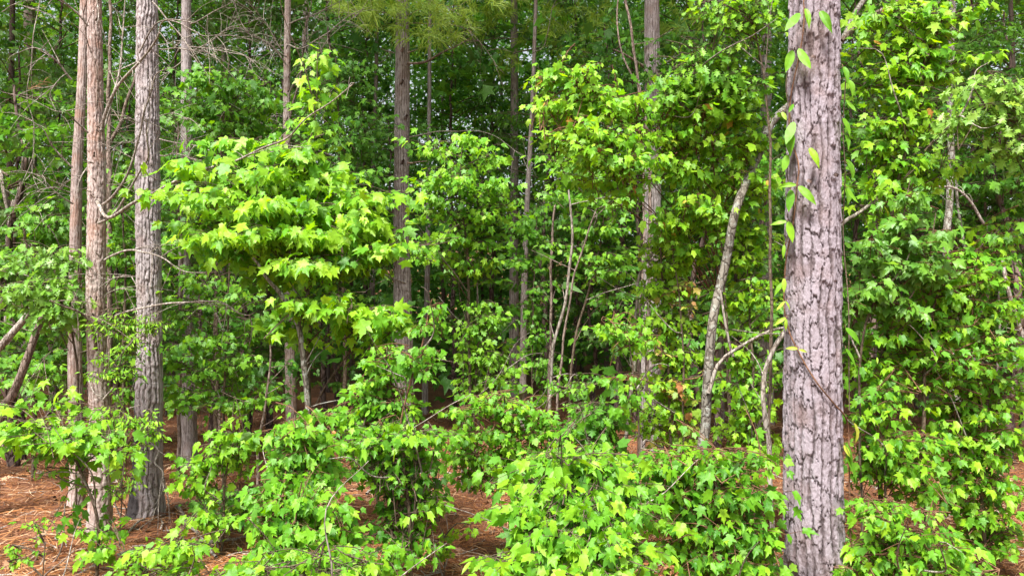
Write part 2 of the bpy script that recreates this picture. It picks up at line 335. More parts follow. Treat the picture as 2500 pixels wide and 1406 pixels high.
def trunk(name, pts, mat, parent, sides=40, step=.03, plate=.03, aspect=2.6, depth=.008, seed=1, flare=.0, extra_top=True):
    """pts: list of (centre point, radius) from top to bottom; a bark relief of raised plates is modelled in the surface"""
    P = np.array([p for p, r in pts]); R = np.array([r for p, r in pts])
    C, t = smooth_poly(P, step); Rr = np.interp(t, np.arange(len(R)), R) if len(P) > 2 else np.interp(t / t[-1], [0, 1], R)
    a = np.linspace(0, 2 * math.pi, sides, endpoint=False)
    L = np.concatenate([[0], np.cumsum(np.linalg.norm(np.diff(C, axis=0), axis=1))])
    per = max(6, int(round(2 * math.pi * R.mean() / plate))); A, LL = np.meshgrid(a, L)
    def vn(fu, fz, sd):
        """smooth value noise, periodic round the trunk, -1..1"""
        fu = max(2, int(round(fu))); r = np.random.default_rng(sd * 7 + fu); tb = r.uniform(-1, 1, (fu, 2048))
        u = A / (2 * math.pi) * fu; z = LL * fz; iu = np.floor(u).astype(int); iz = np.floor(z).astype(int); a_ = u - iu; b_ = z - iz
        a_ = a_ * a_ * (3 - 2 * a_); b_ = b_ * b_ * (3 - 2 * b_); g = lambda p, q: tb[p % fu, q % 2048]
        return (g(iu, iz) * (1 - a_) + g(iu + 1, iz) * a_) * (1 - b_) + (g(iu, iz + 1) * (1 - a_) + g(iu + 1, iz + 1) * a_) * b_
    pl = plate * aspect; rr_ = np.random.default_rng(seed)
    def plates(per, pl, sd, jag):
        U = A / (2 * math.pi) * per + .40 * vn(per * .5, .45 / pl, sd) + .24 * vn(per * 1.5, 1.3 / pl, sd + 1) + .10 * vn(per * 4, 5 / pl, sd + 2) + .07 * vn(per * 9, 12 / pl, sd + 5)
        iu = np.floor(U); tb = rr_.random((per * 3 + 8, 4)); k = (iu.astype(int)) % per
        Z = LL / pl * (.7 + .7 * tb[k, 1]) + tb[k, 0] * 9 + jag * (vn(per * 3, 2 / pl, sd + 3) + .6 * vn(per * 8, 5 / pl, sd + 4) + .35 * vn(per * 16, 11 / pl, sd + 6))
        iz = np.floor(Z); fu, fz = U - iu, Z - iz
        du = np.minimum(fu, 1 - fu); dz = np.minimum(fz, 1 - fz) * pl / plate
        wv = np.clip(.24 + .22 * vn(per * .8, .9 / pl, sd + 7), .01, 1); wz = np.clip(.05 + .15 * vn(per * 1.4, 1.3 / pl, sd + 8), .004, 1)
        e = np.minimum(np.clip(du / wv, 0, 1), np.clip(dz / wz, 0, 1))
        hid = np.modf(np.sin(k * 12.9898 + iz * 78.233 + sd) * 43758.5453)[0]; hid = np.abs(hid)
        return e, hid, fz
    e, idd, fz_ = plates(per, pl, seed, .22); e2, id2, fz2 = plates(per * 2, pl * .42, seed + 20, .3)
    fine_n = .5 * vn(per * 6, 6 / pl, seed + 31) + .5 * vn(per * 14, 18 / pl, seed + 32)
    h = e ** .8 * (.50 + .45 * idd + .34 * fz_) + .13 * e2 * (.5 + id2 + .5 * fz2) + .10 * fine_n
    n1 = rng.normal(0, .012, h.shape)
    bulge = 1 + .02 * np.sin(A * 2 + LL * 1.7 + seed) + .015 * np.sin(A * 3 - LL * 3.1)
    fl = 1 + flare * np.exp(-(L[-1] - LL) / .12) * (1 + .3 * np.sin(A * 5 + seed))
    rad = Rr[:, None] * bulge * fl + depth * (h - 1.35 + n1)
    V = C[:, None, :] + rad[:, :, None] * np.stack([np.cos(A), np.sin(A), np.zeros_like(A)], -1)
    m = len(C); i = np.arange(m - 1)[:, None] * sides; j = np.arange(sides)[None]; j2 = (j + 1) % sides
    q = np.stack([i + j, i + sides + j, i + sides + j2, i + j2], -1).reshape(-1, 4)
    return mesh_obj(name, V.reshape(-1, 3), [q], mat, parent, attr=np.clip(e * .50 + .34 * e * idd + .20 * e2 * (.3 + id2) + .12 * fine_n, 0, 1.2).ravel())
def plate_bark(name, dark, mid, light, tint, fine=70, bump=.5, char=0):
    """bark whose plates come from the modelled relief"""
    m, nt, b = mat_new(name); L = nt.links; N = nt.nodes
    a = N.new('ShaderNodeAttribute'); a.attribute_name = 'v'; tc = N.new('ShaderNodeTexCoord')
    mp = N.new('ShaderNodeMapping'); mp.inputs['Scale'].default_value = (1, 1, .45); L.new(tc.outputs['Object'], mp.inputs[0])
    n = N.new('ShaderNodeTexNoise'); n.inputs['Scale'].default_value = fine; n.inputs['Detail'].default_value = 6; n.inputs['Roughness'].default_value = .72; L.new(mp.outputs[0], n.inputs['Vector'])
    k = N.new('ShaderNodeMath'); k.operation = 'MULTIPLY_ADD'; k.inputs[1].default_value = .9; L.new(n.outputs['Fac'], k.inputs[0])
    k0 = N.new('ShaderNodeMath'); k0.operation = 'MULTIPLY_ADD'; k0.inputs[1].default_value = .75; k0.inputs[2].default_value = -.28; L.new(a.outputs['Fac'], k0.inputs[0]); L.new(k0.outputs[0], k.inputs[2])
    c = ramp(nt, [(.08, dark), (.42, mid), (.78, light)], k.outputs[0])
    big = N.new('ShaderNodeTexNoise'); big.inputs['Scale'].default_value = 7; big.inputs['Detail'].default_value = 5; L.new(tc.outputs['Object'], big.inputs['Vector'])
    mr = N.new('ShaderNodeMapRange'); mr.inputs[1].default_value = .5; mr.inputs[2].default_value = .68; mr.inputs[4].default_value = .55; L.new(big.outputs['Fac'], mr.inputs[0])
    mx = N.new('ShaderNodeMix'); mx.data_type = 'RGBA'; mx.inputs[7].default_value = (*tint, 1); L.new(mr.outputs[0], mx.inputs[0]); L.new(c, mx.inputs[6])
    out = mx.outputs[2]
    if char:
        sx = N.new('ShaderNodeSeparateXYZ'); L.new(tc.outputs['Object'], sx.inputs[0])
        # scorch mark: low on the trunk, on its left side, with a ragged edge
        q1 = N.new('ShaderNodeMath'); q1.operation = 'MULTIPLY_ADD'; q1.inputs[1].default_value = -.9; q1.inputs[2].default_value = char[1]; L.new(sx.outputs['Z'], q1.inputs[0])
        q2 = N.new('ShaderNodeMath'); q2.operation = 'MULTIPLY_ADD'; q2.inputs[1].default_value = -11; q2.inputs[2].default_value = 11 * char[0]; L.new(sx.outputs['X'], q2.inputs[0])
        q3 = N.new('ShaderNodeMath'); q3.operation = 'ADD'; L.new(q1.outputs[0], q3.inputs[0]); L.new(q2.outputs[0], q3.inputs[1])
        q4 = N.new('ShaderNodeMath'); q4.operation = 'MULTIPLY_ADD'; q4.inputs[1].default_value = 2.2; L.new(big.outputs['Fac'], q4.inputs[0]); L.new(q3.outputs[0], q4.inputs[2])
        q5 = N.new('ShaderNodeMapRange'); q5.inputs[1].default_value = 1.15; q5.inputs[2].default_value = 1.6; q5.inputs[4].default_value = .9; L.new(q4.outputs[0], q5.inputs[0])
        mz = N.new('ShaderNodeMix'); mz.data_type = 'RGBA'; mz.inputs[7].default_value = (.028, .026, .028, 1); L.new(q5.outputs[0], mz.inputs[0]); L.new(out, mz.inputs[6]); out = mz.outputs[2]
    L.new(out, b.inputs['Base Color']); b.inputs['Roughness'].default_value = .88; b.inputs['Specular IOR Level'].default_value = .25
    bp = N.new('ShaderNodeBump'); bp.inputs['Strength'].default_value = bump; bp.inputs['Distance'].default_value = .01; L.new(n.outputs['Fac'], bp.inputs['Height']); L.new(bp.outputs[0], b.inputs['Normal'])
    return m
PB = {
 'big': plate_bark('bark_lilac_grey', (.022, .015, .014), (.165, .132, .142), (.315, .272, .305), (.21, .145, .14), fine=110, bump=1.0),
 'grey': plate_bark('bark_grey_plates', (.05, .038, .036), (.195, .16, .155), (.36, .315, .315), (.22, .15, .13)),
 'charred': plate_bark('bark_grey_plates_charred', (.05, .038, .036), (.195, .165, .16), (.36, .32, .325), (.22, .15, .13), char=(-2.95, .75)),
 'dark': plate_bark('bark_shade_darkened', (.02, .014, .012), (.075, .052, .045), (.13, .10, .09), (.09, .06, .05)),  # bark colour darkened to paint in the shade of the interior
 'flaky': plate_bark('bark_orange_flakes', (.07, .04, .03), (.225, .16, .14), (.40, .33, .305), (.32, .175, .12)),
 'brown': plate_bark('bark_brown_plates', (.045, .032, .028), (.16, .128, .115), (.29, .25, .235), (.18, .12, .10)),
}
def pine(label, d, pts, mat, group, sides=40, step=.03, plate=.03, depth=.007, aspect=2.6, seed=1, flare=.12, name='pine_tree', top=11.0, cat='pine tree', top_lean=0.0, base=True):
    """pts (px, py, width px) top to bottom; trunk goes on above the frame and down into the floor"""
    c = [(PX(x, y, d), w / 2 * d / F) for x, y, w in pts]
    if base:
        last = pts[-1]; g = ground_pt(last[0], d); g[2] -= .06
        if g[2] < c[-1][0][2]: c.append((g, c[-1][1] * 1.08))
    gr = c[-1][0].copy(); gr[2] = float(gz(gr[0], gr[1]))
    t = thing(name, label, cat, gr, group)
    if pts[0][1] <= 0 and top:
        p0, r0 = c[0]; q0 = p0 + (p0 - c[1][0]) * .5; c.insert(0, (np.array([p0[0], p0[1], p0[2] + .35]), r0 * .985)); c.insert(0, (np.array([p0[0], p0[1], p0[2] + .9]), r0 * .96)); c.insert(0, (np.array([p0[0] + top_lean, p0[1], top]), r0 * .55))
    trunk('trunk', c, mat, t, sides=sides, step=step, plate=plate, depth=depth, aspect=aspect, seed=seed, flare=flare)
    return t
PG = 'pines standing along the edge of the wood'
big = pine('thick lilac grey pine trunk in front with a vine climbing its left edge', 3.7,
     [(1988, -60, 121), (1988, 120, 122), (1984, 460, 128), (1984, 926, 140), (1990, 1406, 146)], PB['big'], PG, sides=320, step=.005, plate=.043, depth=.016, aspect=2.7, seed=4, top=9)
pA = pine('orange pink flaky barked pine just left of the thicker grey pine', 5.2,
     [(231, -40, 33), (233, 250, 37), (237, 470, 43), (234, 760, 45), (243, 1000, 49), (246, 1200, 55)], PB['flaky'], PG, sides=130, step=.010, plate=.028, depth=.007, aspect=1.0, seed=5)
pA2 = pine('thin reddish brown pine behind and left of the flaky orange pine', 6.0,
     [(207, -30, 19), (200, 200, 22), (188, 420, 26), (184, 700, 29), (183, 900, 32), (190, 1150, 36)], PB['flaky'], PG, sides=70, step=.015, plate=.022, depth=.004, aspect=1.4, seed=8)
pB = pine('grey ridged pine with a blackened foot standing on open pine straw at left', 5.9,
     [(360, -40, 50), (360, 250, 56), (361, 470, 58), (365, 760, 59), (364, 930, 64), (361, 1150, 74), (360, 1215, 82)], PB['charred'], PG, sides=180, step=.009, plate=.034, depth=.015, aspect=2.3, seed=11)
pD = pine('slim grey brown pine right of the grey ridged pine with leaves across its middle', 7.6,
     [(455, -30, 23), (455, 350, 27), (450, 600, 29), (458, 900, 34), (462, 1090, 40)], PB['grey'], PG, sides=70, step=.02, plate=.024, depth=.006, seed=13)
pE = pine('narrow pinkish brown pine rising out of the top of the bright yellow green maple', 8.0,
     [(703, -30, 15), (700, 300, 18), (702, 600, 20), (708, 900, 24), (712, 1080, 27)], PB['flaky'], PG, sides=50, step=.02, plate=.024, depth=.004, aspect=1.4, seed=15)
pF = pine('dull grey trunk close behind the narrow pinkish brown pine', 12.0, [(748, -30, 14), (738, 300, 14), (728, 600, 16), (716, 900, 17)], PB['grey'], 'trees back in the wood', sides=40, step=.04, depth=.004, seed=17)
pG = pine('very thin pale brown trunk a little left of the central brown pine', 11.5, [(921, -20, 9), (918, 200, 10), (912, 420, 11), (908, 850, 14)], PB['brown'], 'trees back in the wood', sides=30, step=.04, depth=.003, seed=19)
pH = pine('straight brown ridged pine in the centre, green needles hanging across its top', 9.0,
     [(980, -40, 30), (983, 150, 37), (980, 460, 39), (983, 750, 46), (986, 960, 50)], PB['brown'], PG, sides=120, step=.014, plate=.034, depth=.014, aspect=2.3, seed=21)
pI = pine('dark blackish red trunk behind the thin stems at centre right', 12.0, [(1255, -30, 18), (1256, 330, 20), (1255, 760, 24)], PB['brown'], 'trees back in the wood', sides=50, step=.04, depth=.008, seed=23)
pJ = pine('slender brown trunk with leaves climbing it, between the brown and the grey pines', 9.5, [(1309, -30, 9), (1300, 250, 11), (1288, 480, 13), (1280, 700, 16), (1277, 930, 19)], PB['brown'], PG, sides=40, step=.03, plate=.02, depth=.003, seed=25)
pK = pine('grey brown pine behind the bright maple crown, right of centre', 8.5,
     [(1591, -40, 37), (1593, 250, 41), (1592, 640, 45), (1590, 920, 50)], PB['grey'], PG, sides=120, step=.015, plate=.032, depth=.01, seed=27)
pM = pine('grey pine seen just left of the thick front trunk behind leaves', 10.5, [(1870, -30, 24), (1871, 300, 28), (1870, 540, 31), (1870, 800, 34)], PB['grey'], PG, sides=70, step=.03, plate=.03, depth=.01, seed=29)
pS = pine('reddish dark trunk behind the leaves right of the thick front trunk', 12.5, [(2122, -30, 16), (2128, 300, 18), (2130, 800, 20)], PB['brown'], 'trees back in the wood', sides=40, step=.04, depth=.006, seed=31)
pL = pine('wide dark trunk deep in the shade at the far left', 13.0, [(72, -30, 26), (74, 400, 28), (70, 900, 32)], PB['brown'], 'trees back in the wood', sides=40, step=.05, depth=.008, seed=33)
pine('slim grey trunk far back between the slim grey brown pine and the pinkish brown one', 14.0, [(548, -30, 12), (545, 400, 14), (546, 900, 17)], PB['grey'], 'trees back in the wood', sides=30, step=.06, depth=.004, seed=35)
pine('short visible length of pale trunk in the dark gap right of the central brown pine', 11.5, [(1050, -30, 8), (1046, 500, 12), (1038, 950, 16)], PB['grey'], 'trees back in the wood', sides=30, step=.05, depth=.003, seed=37)
pine('thin trunk under the oak leaves at upper right', 10.0, [(1768, -30, 10), (1767, 140, 12), (1760, 600, 14)], PB['brown'], 'trees back in the wood', sides=30, step=.05, depth=.003, seed=39)
# slim trunks of the interior, their shade put into a darker bark colour
XS = [(1085, 16, 9), (1180, 18, 7), (1350, 17, 11), (1420, 20, 10), (1480, 15, 8), (1530, 22, 12), (860, 17, 9), (800, 15, 8), (640, 18, 10), (330, 14, 11), (20, 11, 16), (130, 17, 9),
      (1700, 16, 10), (2180, 15, 9), (2260, 14, 11), (2400, 16, 12), (2480, 13, 10), (1010, 24, 9), (1225, 21, 8), (1300, 25, 10), (1450, 27, 9), (905, 20, 9), (570, 20, 8), (1120, 26, 8)]
slim = None
for i, (x, d, w) in enumerate(XS):  # each stands apart; one mesh shape in six
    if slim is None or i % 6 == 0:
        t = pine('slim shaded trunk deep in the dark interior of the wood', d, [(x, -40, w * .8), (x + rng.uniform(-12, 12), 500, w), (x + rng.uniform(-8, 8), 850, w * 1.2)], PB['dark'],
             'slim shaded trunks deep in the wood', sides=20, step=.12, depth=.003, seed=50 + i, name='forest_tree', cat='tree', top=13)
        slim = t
    else:
        t = slim.copy(); COL.objects.link(t); g = ground_pt(x, d); t.location = tuple(g); t.rotation_euler = (0, 0, rng.uniform(0, 6))
        for ch in slim.children:
            c = ch.copy(); COL.objects.link(c); c.parent = t

# ------------------------------------------------------------------ crooked stems and small trees given as pixel polylines
def W(poly, d, dd=None):
    return np.array([PX(x, y, d + (dd[i] if dd else 0)) for i, (x, y) in enumerate(poly)])
def stem_thing(name, label, cat, d, poly, r, mat, group=None, to_ground=True, sides=8, wob=.004, dd=None):
    P = W(poly, d, dd)
    rr = list(np.atleast_1d(r))
    if to_ground:
        dl = d + (dd[-1] if dd else 0)
        g = ground_pt(poly[-1][0], dl); g[2] -= .03
        if g[2] < P[-1][2]: P = np.vstack([P, g]); rr.append(rr[-1] * 1.1)
    base = P[-1].copy()
    if to_ground: base[2] = float(gz(base[0], base[1]))
    t = thing(name, label, cat, base, group)
    T = Tubes(); C = T.add(P, rr, sides=sides, step=.04, wob=wob); T.build('trunk' if r[0] > .012 or r[-1] > .014 else 'stem', mat, t)
    return t, C

DENS = 2.0; LSZ = .78
class Crown:
    """leafy sprays gathered round stems: twigs with pairs of stalked leaves"""
    def __init__(s, kind, size, vr=(0, .85), odd=.0):
        size = size * LSZ
        s.L = Leaves(kind); s.T = Tubes(); s.size = size; s.vr = vr; s.odd = odd
    def spray(s, A, B_, n_nodes, tone=0.0, droop=.35, spread=1.0):
        A = np.asarray(A, float); B_ = np.asarray(B_, float); d = B_ - A; Ln = np.linalg.norm(d); d = d / (Ln + 1e-9)
        side = nrm(np.cross(d, [0, 0, 1.0]) + 1e-6)
        mid = (A + B_) / 2 + np.array([0, 0, .08 * Ln])
        s.T.add([A, mid, B_], [.0028, .0012], sides=4, step=.12)
        cl = tone + rng.normal(0, .06)
        K = []; S = []; Tt = []; Nn = []; Vv = []
        for i in range(n_nodes + 1):
            t = (i + .6) / (n_nodes + .6); p = A * (1 - t) ** 2 + 2 * mid * t * (1 - t) + B_ * t * t if False else (1 - t) * A + t * B_ + np.array([0, 0, .16 * Ln * t * (1 - t)])
            if i == n_nodes: dirs = [d]
            else: dirs = [nrm(d * .45 + side * sg * spread + rng.normal(0, .2, 3)) for sg in (-1, 1)]
            for u in dirs:
                if rng.random() < .07: continue
                sz = s.size * rng.uniform(.45, 1.2) * (1.0 - .25 * (1 - t))
                pl = sz * rng.uniform(.35, .8); q = p + u * pl + np.array([0, 0, -.25 * pl])
                K.append(q); S.append(sz)
                Tt.append(u * .55 + np.array([0, -.1, -droop - rng.uniform(0, .7)]) + rng.normal(0, .15, 3))
                Nn.append(np.array([0, -.62, .55]) + rng.normal(0, .42, 3) + u * .15)
                v = rng.uniform(*s.vr) + cl
                v = min(max(v, 0), .83)
                if rng.random() < s.odd: v = rng.uniform(.9, 1)
                Vv.append(v)
                s.st.append((p, q))
        if K: s.L.add(np.array(K), np.array(Tt), np.array(Nn), np.array(S), np.array(Vv))
    st = None
    def fill(s, blobs, d, stemC, dd=.35, lsp=.30, tone=0.0, nodes=(3, 6), scat=.85):
        s.st = []; axis = stemC
        for bl in blobs:
            cx, cy, rx, ry, n = bl[:5]; db = d + (bl[5] if len(bl) > 5 else 0); tn = bl[6] if len(bl) > 6 else 0
            C = PX(cx, cy, db); k = db / F
            # main bough from the stem, leaving it lower down
            hz = np.hypot(axis[:, 0] - C[0], axis[:, 1] - C[1]); j = int(np.argmin(np.abs(axis[:, 2] - (C[2] - .45 * hz)) + .3 * hz)); A = axis[j]
            M = (A + C) / 2 + np.array([0, 0, .06 * np.linalg.norm(C - A)]) + rng.normal(0, .02, 3)
            if np.linalg.norm(C - A) > .12: s.T.add([A, M, C], [.0055, .0025], sides=5, step=.08, wob=.003)
            od = C - A; od[2] = 0; od = nrm(od) if np.linalg.norm(od) > .05 else np.array([0, -1, 0.])
            for _ in range(int(round(n * DENS))):
                a = rng.uniform(0, 2 * math.pi); r = min(1.7, abs(rng.normal(0, scat)))
                E = C + np.array([math.cos(a) * r * rx * k, rng.uniform(-1, 1) * dd * max(.4, min(1.2, rx * k / .3)), math.sin(a) * r * ry * .8 * k])
                E[1] = max(E[1], 1.2)
                dirn = nrm((E - C) * np.array([1, 1, .35]) + od * .12 + rng.normal(0, .06, 3) + np.array([0, -.05, .02]))
                ln = lsp * rng.uniform(.6, 1.5) * (s.size / .1) ** .6
                S_ = E - dirn * ln - np.array([0, 0, .03])
                s.spray(S_, E, int(rng.integers(*nodes)), tone=tone + tn)
                if rng.random() < .5 and np.linalg.norm(S_ - C) > .05: s.T.add([C, (C + S_) / 2 + rng.normal(0, .015, 3), S_], [.003, .0022], sides=4, step=.12)
        return s
    def build(s, t, leafmat, twigmat, stalks=True, leafname='crown'):
        if stalks and s.st:
            a = np.array([x[0] for x in s.st]); b_ = np.array([x[1] for x in s.st]); n = len(a); w = .0011
            V = np.stack([a + [w, 0, 0], a - [w, 0, 0], b_ - [w, 0, 0], b_ + [w, 0, 0], a + [0, 0, w], a - [0, 0, w], b_ - [0, 0, w], b_ + [0, 0, w]], 1).reshape(-1, 3)
            k = np.arange(n)[:, None] * 8; q = np.vstack([k + np.array([0, 1, 2, 3]), k + np.array([4, 5, 6, 7])])
            s.T.V.append(V); s.T.Q.append(q + s.T.n); s.T.n += len(V)
        s.T.build('twigs', twigmat, t)
        o = s.L.build(leafname, leafmat, t)
        return o

def sapling(label, d, stem, r, blobs, leaf=.1, kind='maple', leafm='bright', barkm='twig', twigm='twig', vr=(.1, .85), odd=0, dd=.35, lsp=.3, tone=0, name='maple_sapling', cat='sapling', group='maple saplings at the edge of the wood', nodes=(3, 6), wob=.004, sdd=None, extra=None, bare=2, dens=1.0, scat=1.0):
    t, C = stem_thing(name, label, cat, d, stem, r, B[barkm], group, dd=sdd, wob=wob)
    if extra:
        for poly, rr in extra:
            T = Tubes(); c2 = T.add(W(poly, d), rr, sides=6, step=.05, wob=.004); T.build('branch', B[barkm], t); C = np.vstack([C, c2])
    blobs = [tuple(b_[:4]) + (b_[4] * dens,) + tuple(b_[5:]) for b_ in blobs]
    cr = Crown(kind, leaf, vr, odd).fill(blobs, d, C, dd=dd, lsp=lsp, tone=tone, nodes=nodes, scat=scat)
    for _ in range(bare):
        b_ = blobs[rng.integers(len(blobs))]; c = PX(b_[0], b_[1], d - rng.uniform(0, .3)); a = C[int(np.argmin(np.linalg.norm(C - c - [0, 0, -.3], axis=1)))]
        T = Tubes(); e = c + rng.normal(0, .12, 3); T.add([a, (a + e) / 2 + rng.normal(0, .04, 3), e, e + (e - a) * rng.uniform(.1, .5) + rng.normal(0, .05, 3)], [.006, .004, .0025, .0013], sides=5, step=.05, wob=.006); T.build('branch', B['dead'], t)
    cr.build(t, G[leafm], B[twigm]); return t
#---DATA---
# ------------------------------------------------------------------ pale crooked trees and bare stems
lean, leanC = stem_thing('leaning_tree', 'leaning grey tree spotted with pale lichen, crossing behind the thick front trunk', 'tree', 4.55,
    [(2150, -60), (2090, 30), (2052, 100), (2000, 190), (1890, 290), (1850, 390), (1800, 500), (1775, 620), (1748, 740), (1733, 860), (1729, 960), (1722, 1040), (1712, 1120)],
    [.018, .020, .022, .024, .026, .026, .026, .027, .028, .029, .030, .031, .032], B['grey'], sides=14, wob=.006, dd=[1.0, .9, .8, .6, .4, .15, 0, 0, 0, 0, 0, 0, 0])
T = Tubes(); T.add(W([(2055, 100), (2130, 40), (2230, -20)], 4.55), [.017, .010], sides=8, wob=.004); T.build('branch', B['brown'], lean)
T = Tubes(); T.add(W([(1729, 960), (1752, 890), (1800, 850), (1880, 810), (1925, 800)], 4.5), [.014, .009, .008], sides=8, wob=.004); T.build('branch', B['dead'], lean)
T = Tubes(); T.add(W([(1790, 870), (1772, 790), (1765, 740), (1760, 700)], 4.5), [.009, .006], sides=6, wob=.004); T.build('branch', B['dead'], lean)
ST = [
 ('pale_sapling', 'pale whitish stem rising through the dark gap right of centre, bent near its middle', 5.5, [(1385, 440), (1398, 540), (1390, 650), (1378, 740), (1352, 850), (1345, 960), (1340, 1080)], [.006, .009, .011, .012, .012], 'dead'),
 ('bare_stem', 'thin brown stem with small leaves left of the pale bent stem', 7.0, [(1370, 380), (1352, 520), (1346, 700), (1342, 900), (1340, 1000)], [.008, .012, .014], 'brown'),
 ('bare_stem', 'thin stem slanting to the right behind the pale bent stem', 6.2, [(1460, 500), (1410, 640), (1388, 760), (1368, 900), (1358, 1010)], [.006, .009, .010], 'brown'),
 ('pale_sapling', 'white crooked stem in front of the pine that stands right of centre', 5.0, [(1598, 610), (1562, 670), (1556, 740), (1553, 820), (1546, 900), (1535, 1000), (1526, 1100)], [.006, .010, .012, .013], 'dead'),
 ('pale_sapling', 'curved grey stem at the left foot of the thick front trunk', 4.3, [(2165, 470), (2100, 520), (2050, 560), (1990, 680), (1930, 790), (1890, 850), (1865, 920), (1870, 1030), (1880, 1110)], [.009, .012, .014, .014], 'dead'),
 ('pale_sapling', 'whitish stem under the bright maple left of centre, leaning left at the top', 4.45, [(618, 630), (650, 680), (690, 722), (722, 780), (741, 850), (749, 960), (757, 1090)], [.008, .012, .016, .017, .018], 'grey'),
 ('leaning_pole', 'grey dead pole leaning across the far left, the upper of two', 5.6, [(182, 628), (122, 690), (50, 790), (-20, 870), (-120, 980)], [.018, .026, .030], 'dead'),
 ('leaning_pole', 'brown dead pole leaning across the far left, the lower of two', 5.8, [(160, 700), (118, 750), (70, 870), (30, 960), (-5, 1030)], [.02, .028, .034], 'brown'),
 ('slim_tree', 'slim grey spotted tree at right with pale patches of lichen', 7.2, [(2330, -40), (2321, 130), (2320, 440), (2311, 620), (2328, 760), (2330, 900), (2335, 1000)], [.024, .03, .036, .042, .045], 'grey'),
 ('bare_stem', 'pale stem curving down to the right edge beside the slim grey spotted tree', 6.6, [(2285, 455), (2340, 462), (2400, 540), (2440, 610), (2462, 720), (2500, 820), (2540, 950)], [.008, .014, .018], 'dead'),
 ('bare_stem', 'thin grey stem close right of the slim grey spotted tree', 7.4, [(2335, 440), (2345, 560), (2368, 690), (2375, 850), (2380, 980)], [.012, .016, .018], 'grey'),
 ('bare_stem', 'thin bare stem before the dark foliage near the right edge', 7.8, [(2448, 380), (2446, 560), (2440, 700), (2436, 900)], [.007, .010], 'dead'),
 ('bare_stem', 'forked thin stem in front of the pine right of centre, upper part', 7.2, [(1522, -30), (1545, 110), (1562, 220), (1575, 300), (1588, 500), (1580, 900)], [.012, .014, .016, .018], 'brown'),
 ('bare_stem', 'thin vine like stem bending beside the forked thin stem', 7.1, [(1507, -30), (1510, 90), (1540, 180), (1565, 240), (1572, 500), (1560, 900)], [.007, .009, .010], 'brown'),
 ('bare_stem', 'thin stem with a bent top standing behind the flaky orange pine', 6.6, [(268, -30), (268, 150), (266, 350), (268, 700), (264, 1000)], [.012, .016, .022, .026], 'brown'),
 ('bare_stem', 'brown stem slanting up between the two thick pines at left', 6.8, [(330, 180), (300, 290), (262, 380), (250, 600), (252, 1000)], [.012, .018, .020], 'brown'),
 ('bare_stem', 'twisted twiggy stem below the bright maple, left of its base', 6.0, [(660, 840), (655, 930), (640, 1030), (632, 1100)], [.007, .010, .012], 'brown'),
 ('bare_stem', 'thin stem between the slim grey brown pine and the bright maple', 7.0, [(528, 700), (524, 850), (535, 1000), (545, 1160)], [.010, .014, .016], 'brown'),
 ('bare_stem', 'thin stem crossing behind the slim grey brown pine at mid height', 7.2, [(435, 300), (432, 480), (445, 650), (440, 800), (438, 1050)], [.009, .014, .018], 'brown'),
 ('bare_stem', 'thin stem at the left side of the small leaved bush in the dark gap', 6.5, [(1143, 680), (1138, 800), (1132, 930), (1130, 1000)], [.006, .009], 'brown'),
 ('bare_stem', 'thin stem at the right side of the small leaved bush in the dark gap', 6.5, [(1165, 690), (1170, 800), (1168, 930), (1166, 1000)], [.006, .009], 'dead'),
 ('bare_stem', 'slanting stem at the left edge below the dark foliage', 8.5, [(95, 300), (60, 430), (20, 560), (15, 800)], [.014, .02, .022], 'dead'),
 ('bare_stem', 'curved stem at the left edge beside the wide dark trunk', 7.5, [(-5, 450), (20, 520), (45, 470), (60, 380), (85, 330)], [.018, .012, .008], 'dead'),
]
for k, (nm, lb, d, poly, r, mt) in enumerate(ST):
    nmx = 'slim_tree' if nm == 'slim_tree' else nm
    if 'curved stem at the left edge' in lb: poly = poly[::-1]; r = r[::-1]
    t, C = stem_thing(nmx, lb, {'pale_sapling': 'sapling', 'leaning_pole': 'dead tree', 'slim_tree': 'tree', 'bare_stem': 'stem'}[nm], d, poly, r, B[mt], 'bare stems among the leaves' if nm == 'bare_stem' else None, wob=.006)
    # a few bare side twigs
    for _ in range(5):
        i = rng.integers(0, max(2, len(C) * 2 // 3)); dr = nrm(np.array([rng.normal(0, 1), rng.normal(0, .4), rng.uniform(.2, 1)])); ln = rng.uniform(.12, .5)
        T = Tubes(); T.add([C[i], C[i] + dr * ln * .5 + rng.normal(0, .02, 3), C[i] + dr * ln + rng.normal(0, .03, 3)], [.004, .0018], sides=5, wob=.004); T.build('branch', B[mt], t)
for lb, d, poly, r in [('short broken limb stump sticking out low at left behind poles', 9.0, [(60, 965), (110, 958), (175, 965)], .05)]:
    T = Tubes(); P = np.array([ground_pt(x, d) + [0, 0, .16] for x, y in poly]); T.add(P, [r, r * .8], sides=10, wob=.006)
    o = T.build('fallen_log', B['dead']); tag(o, 'weathered grey log lying in the shade at far left', 'log')

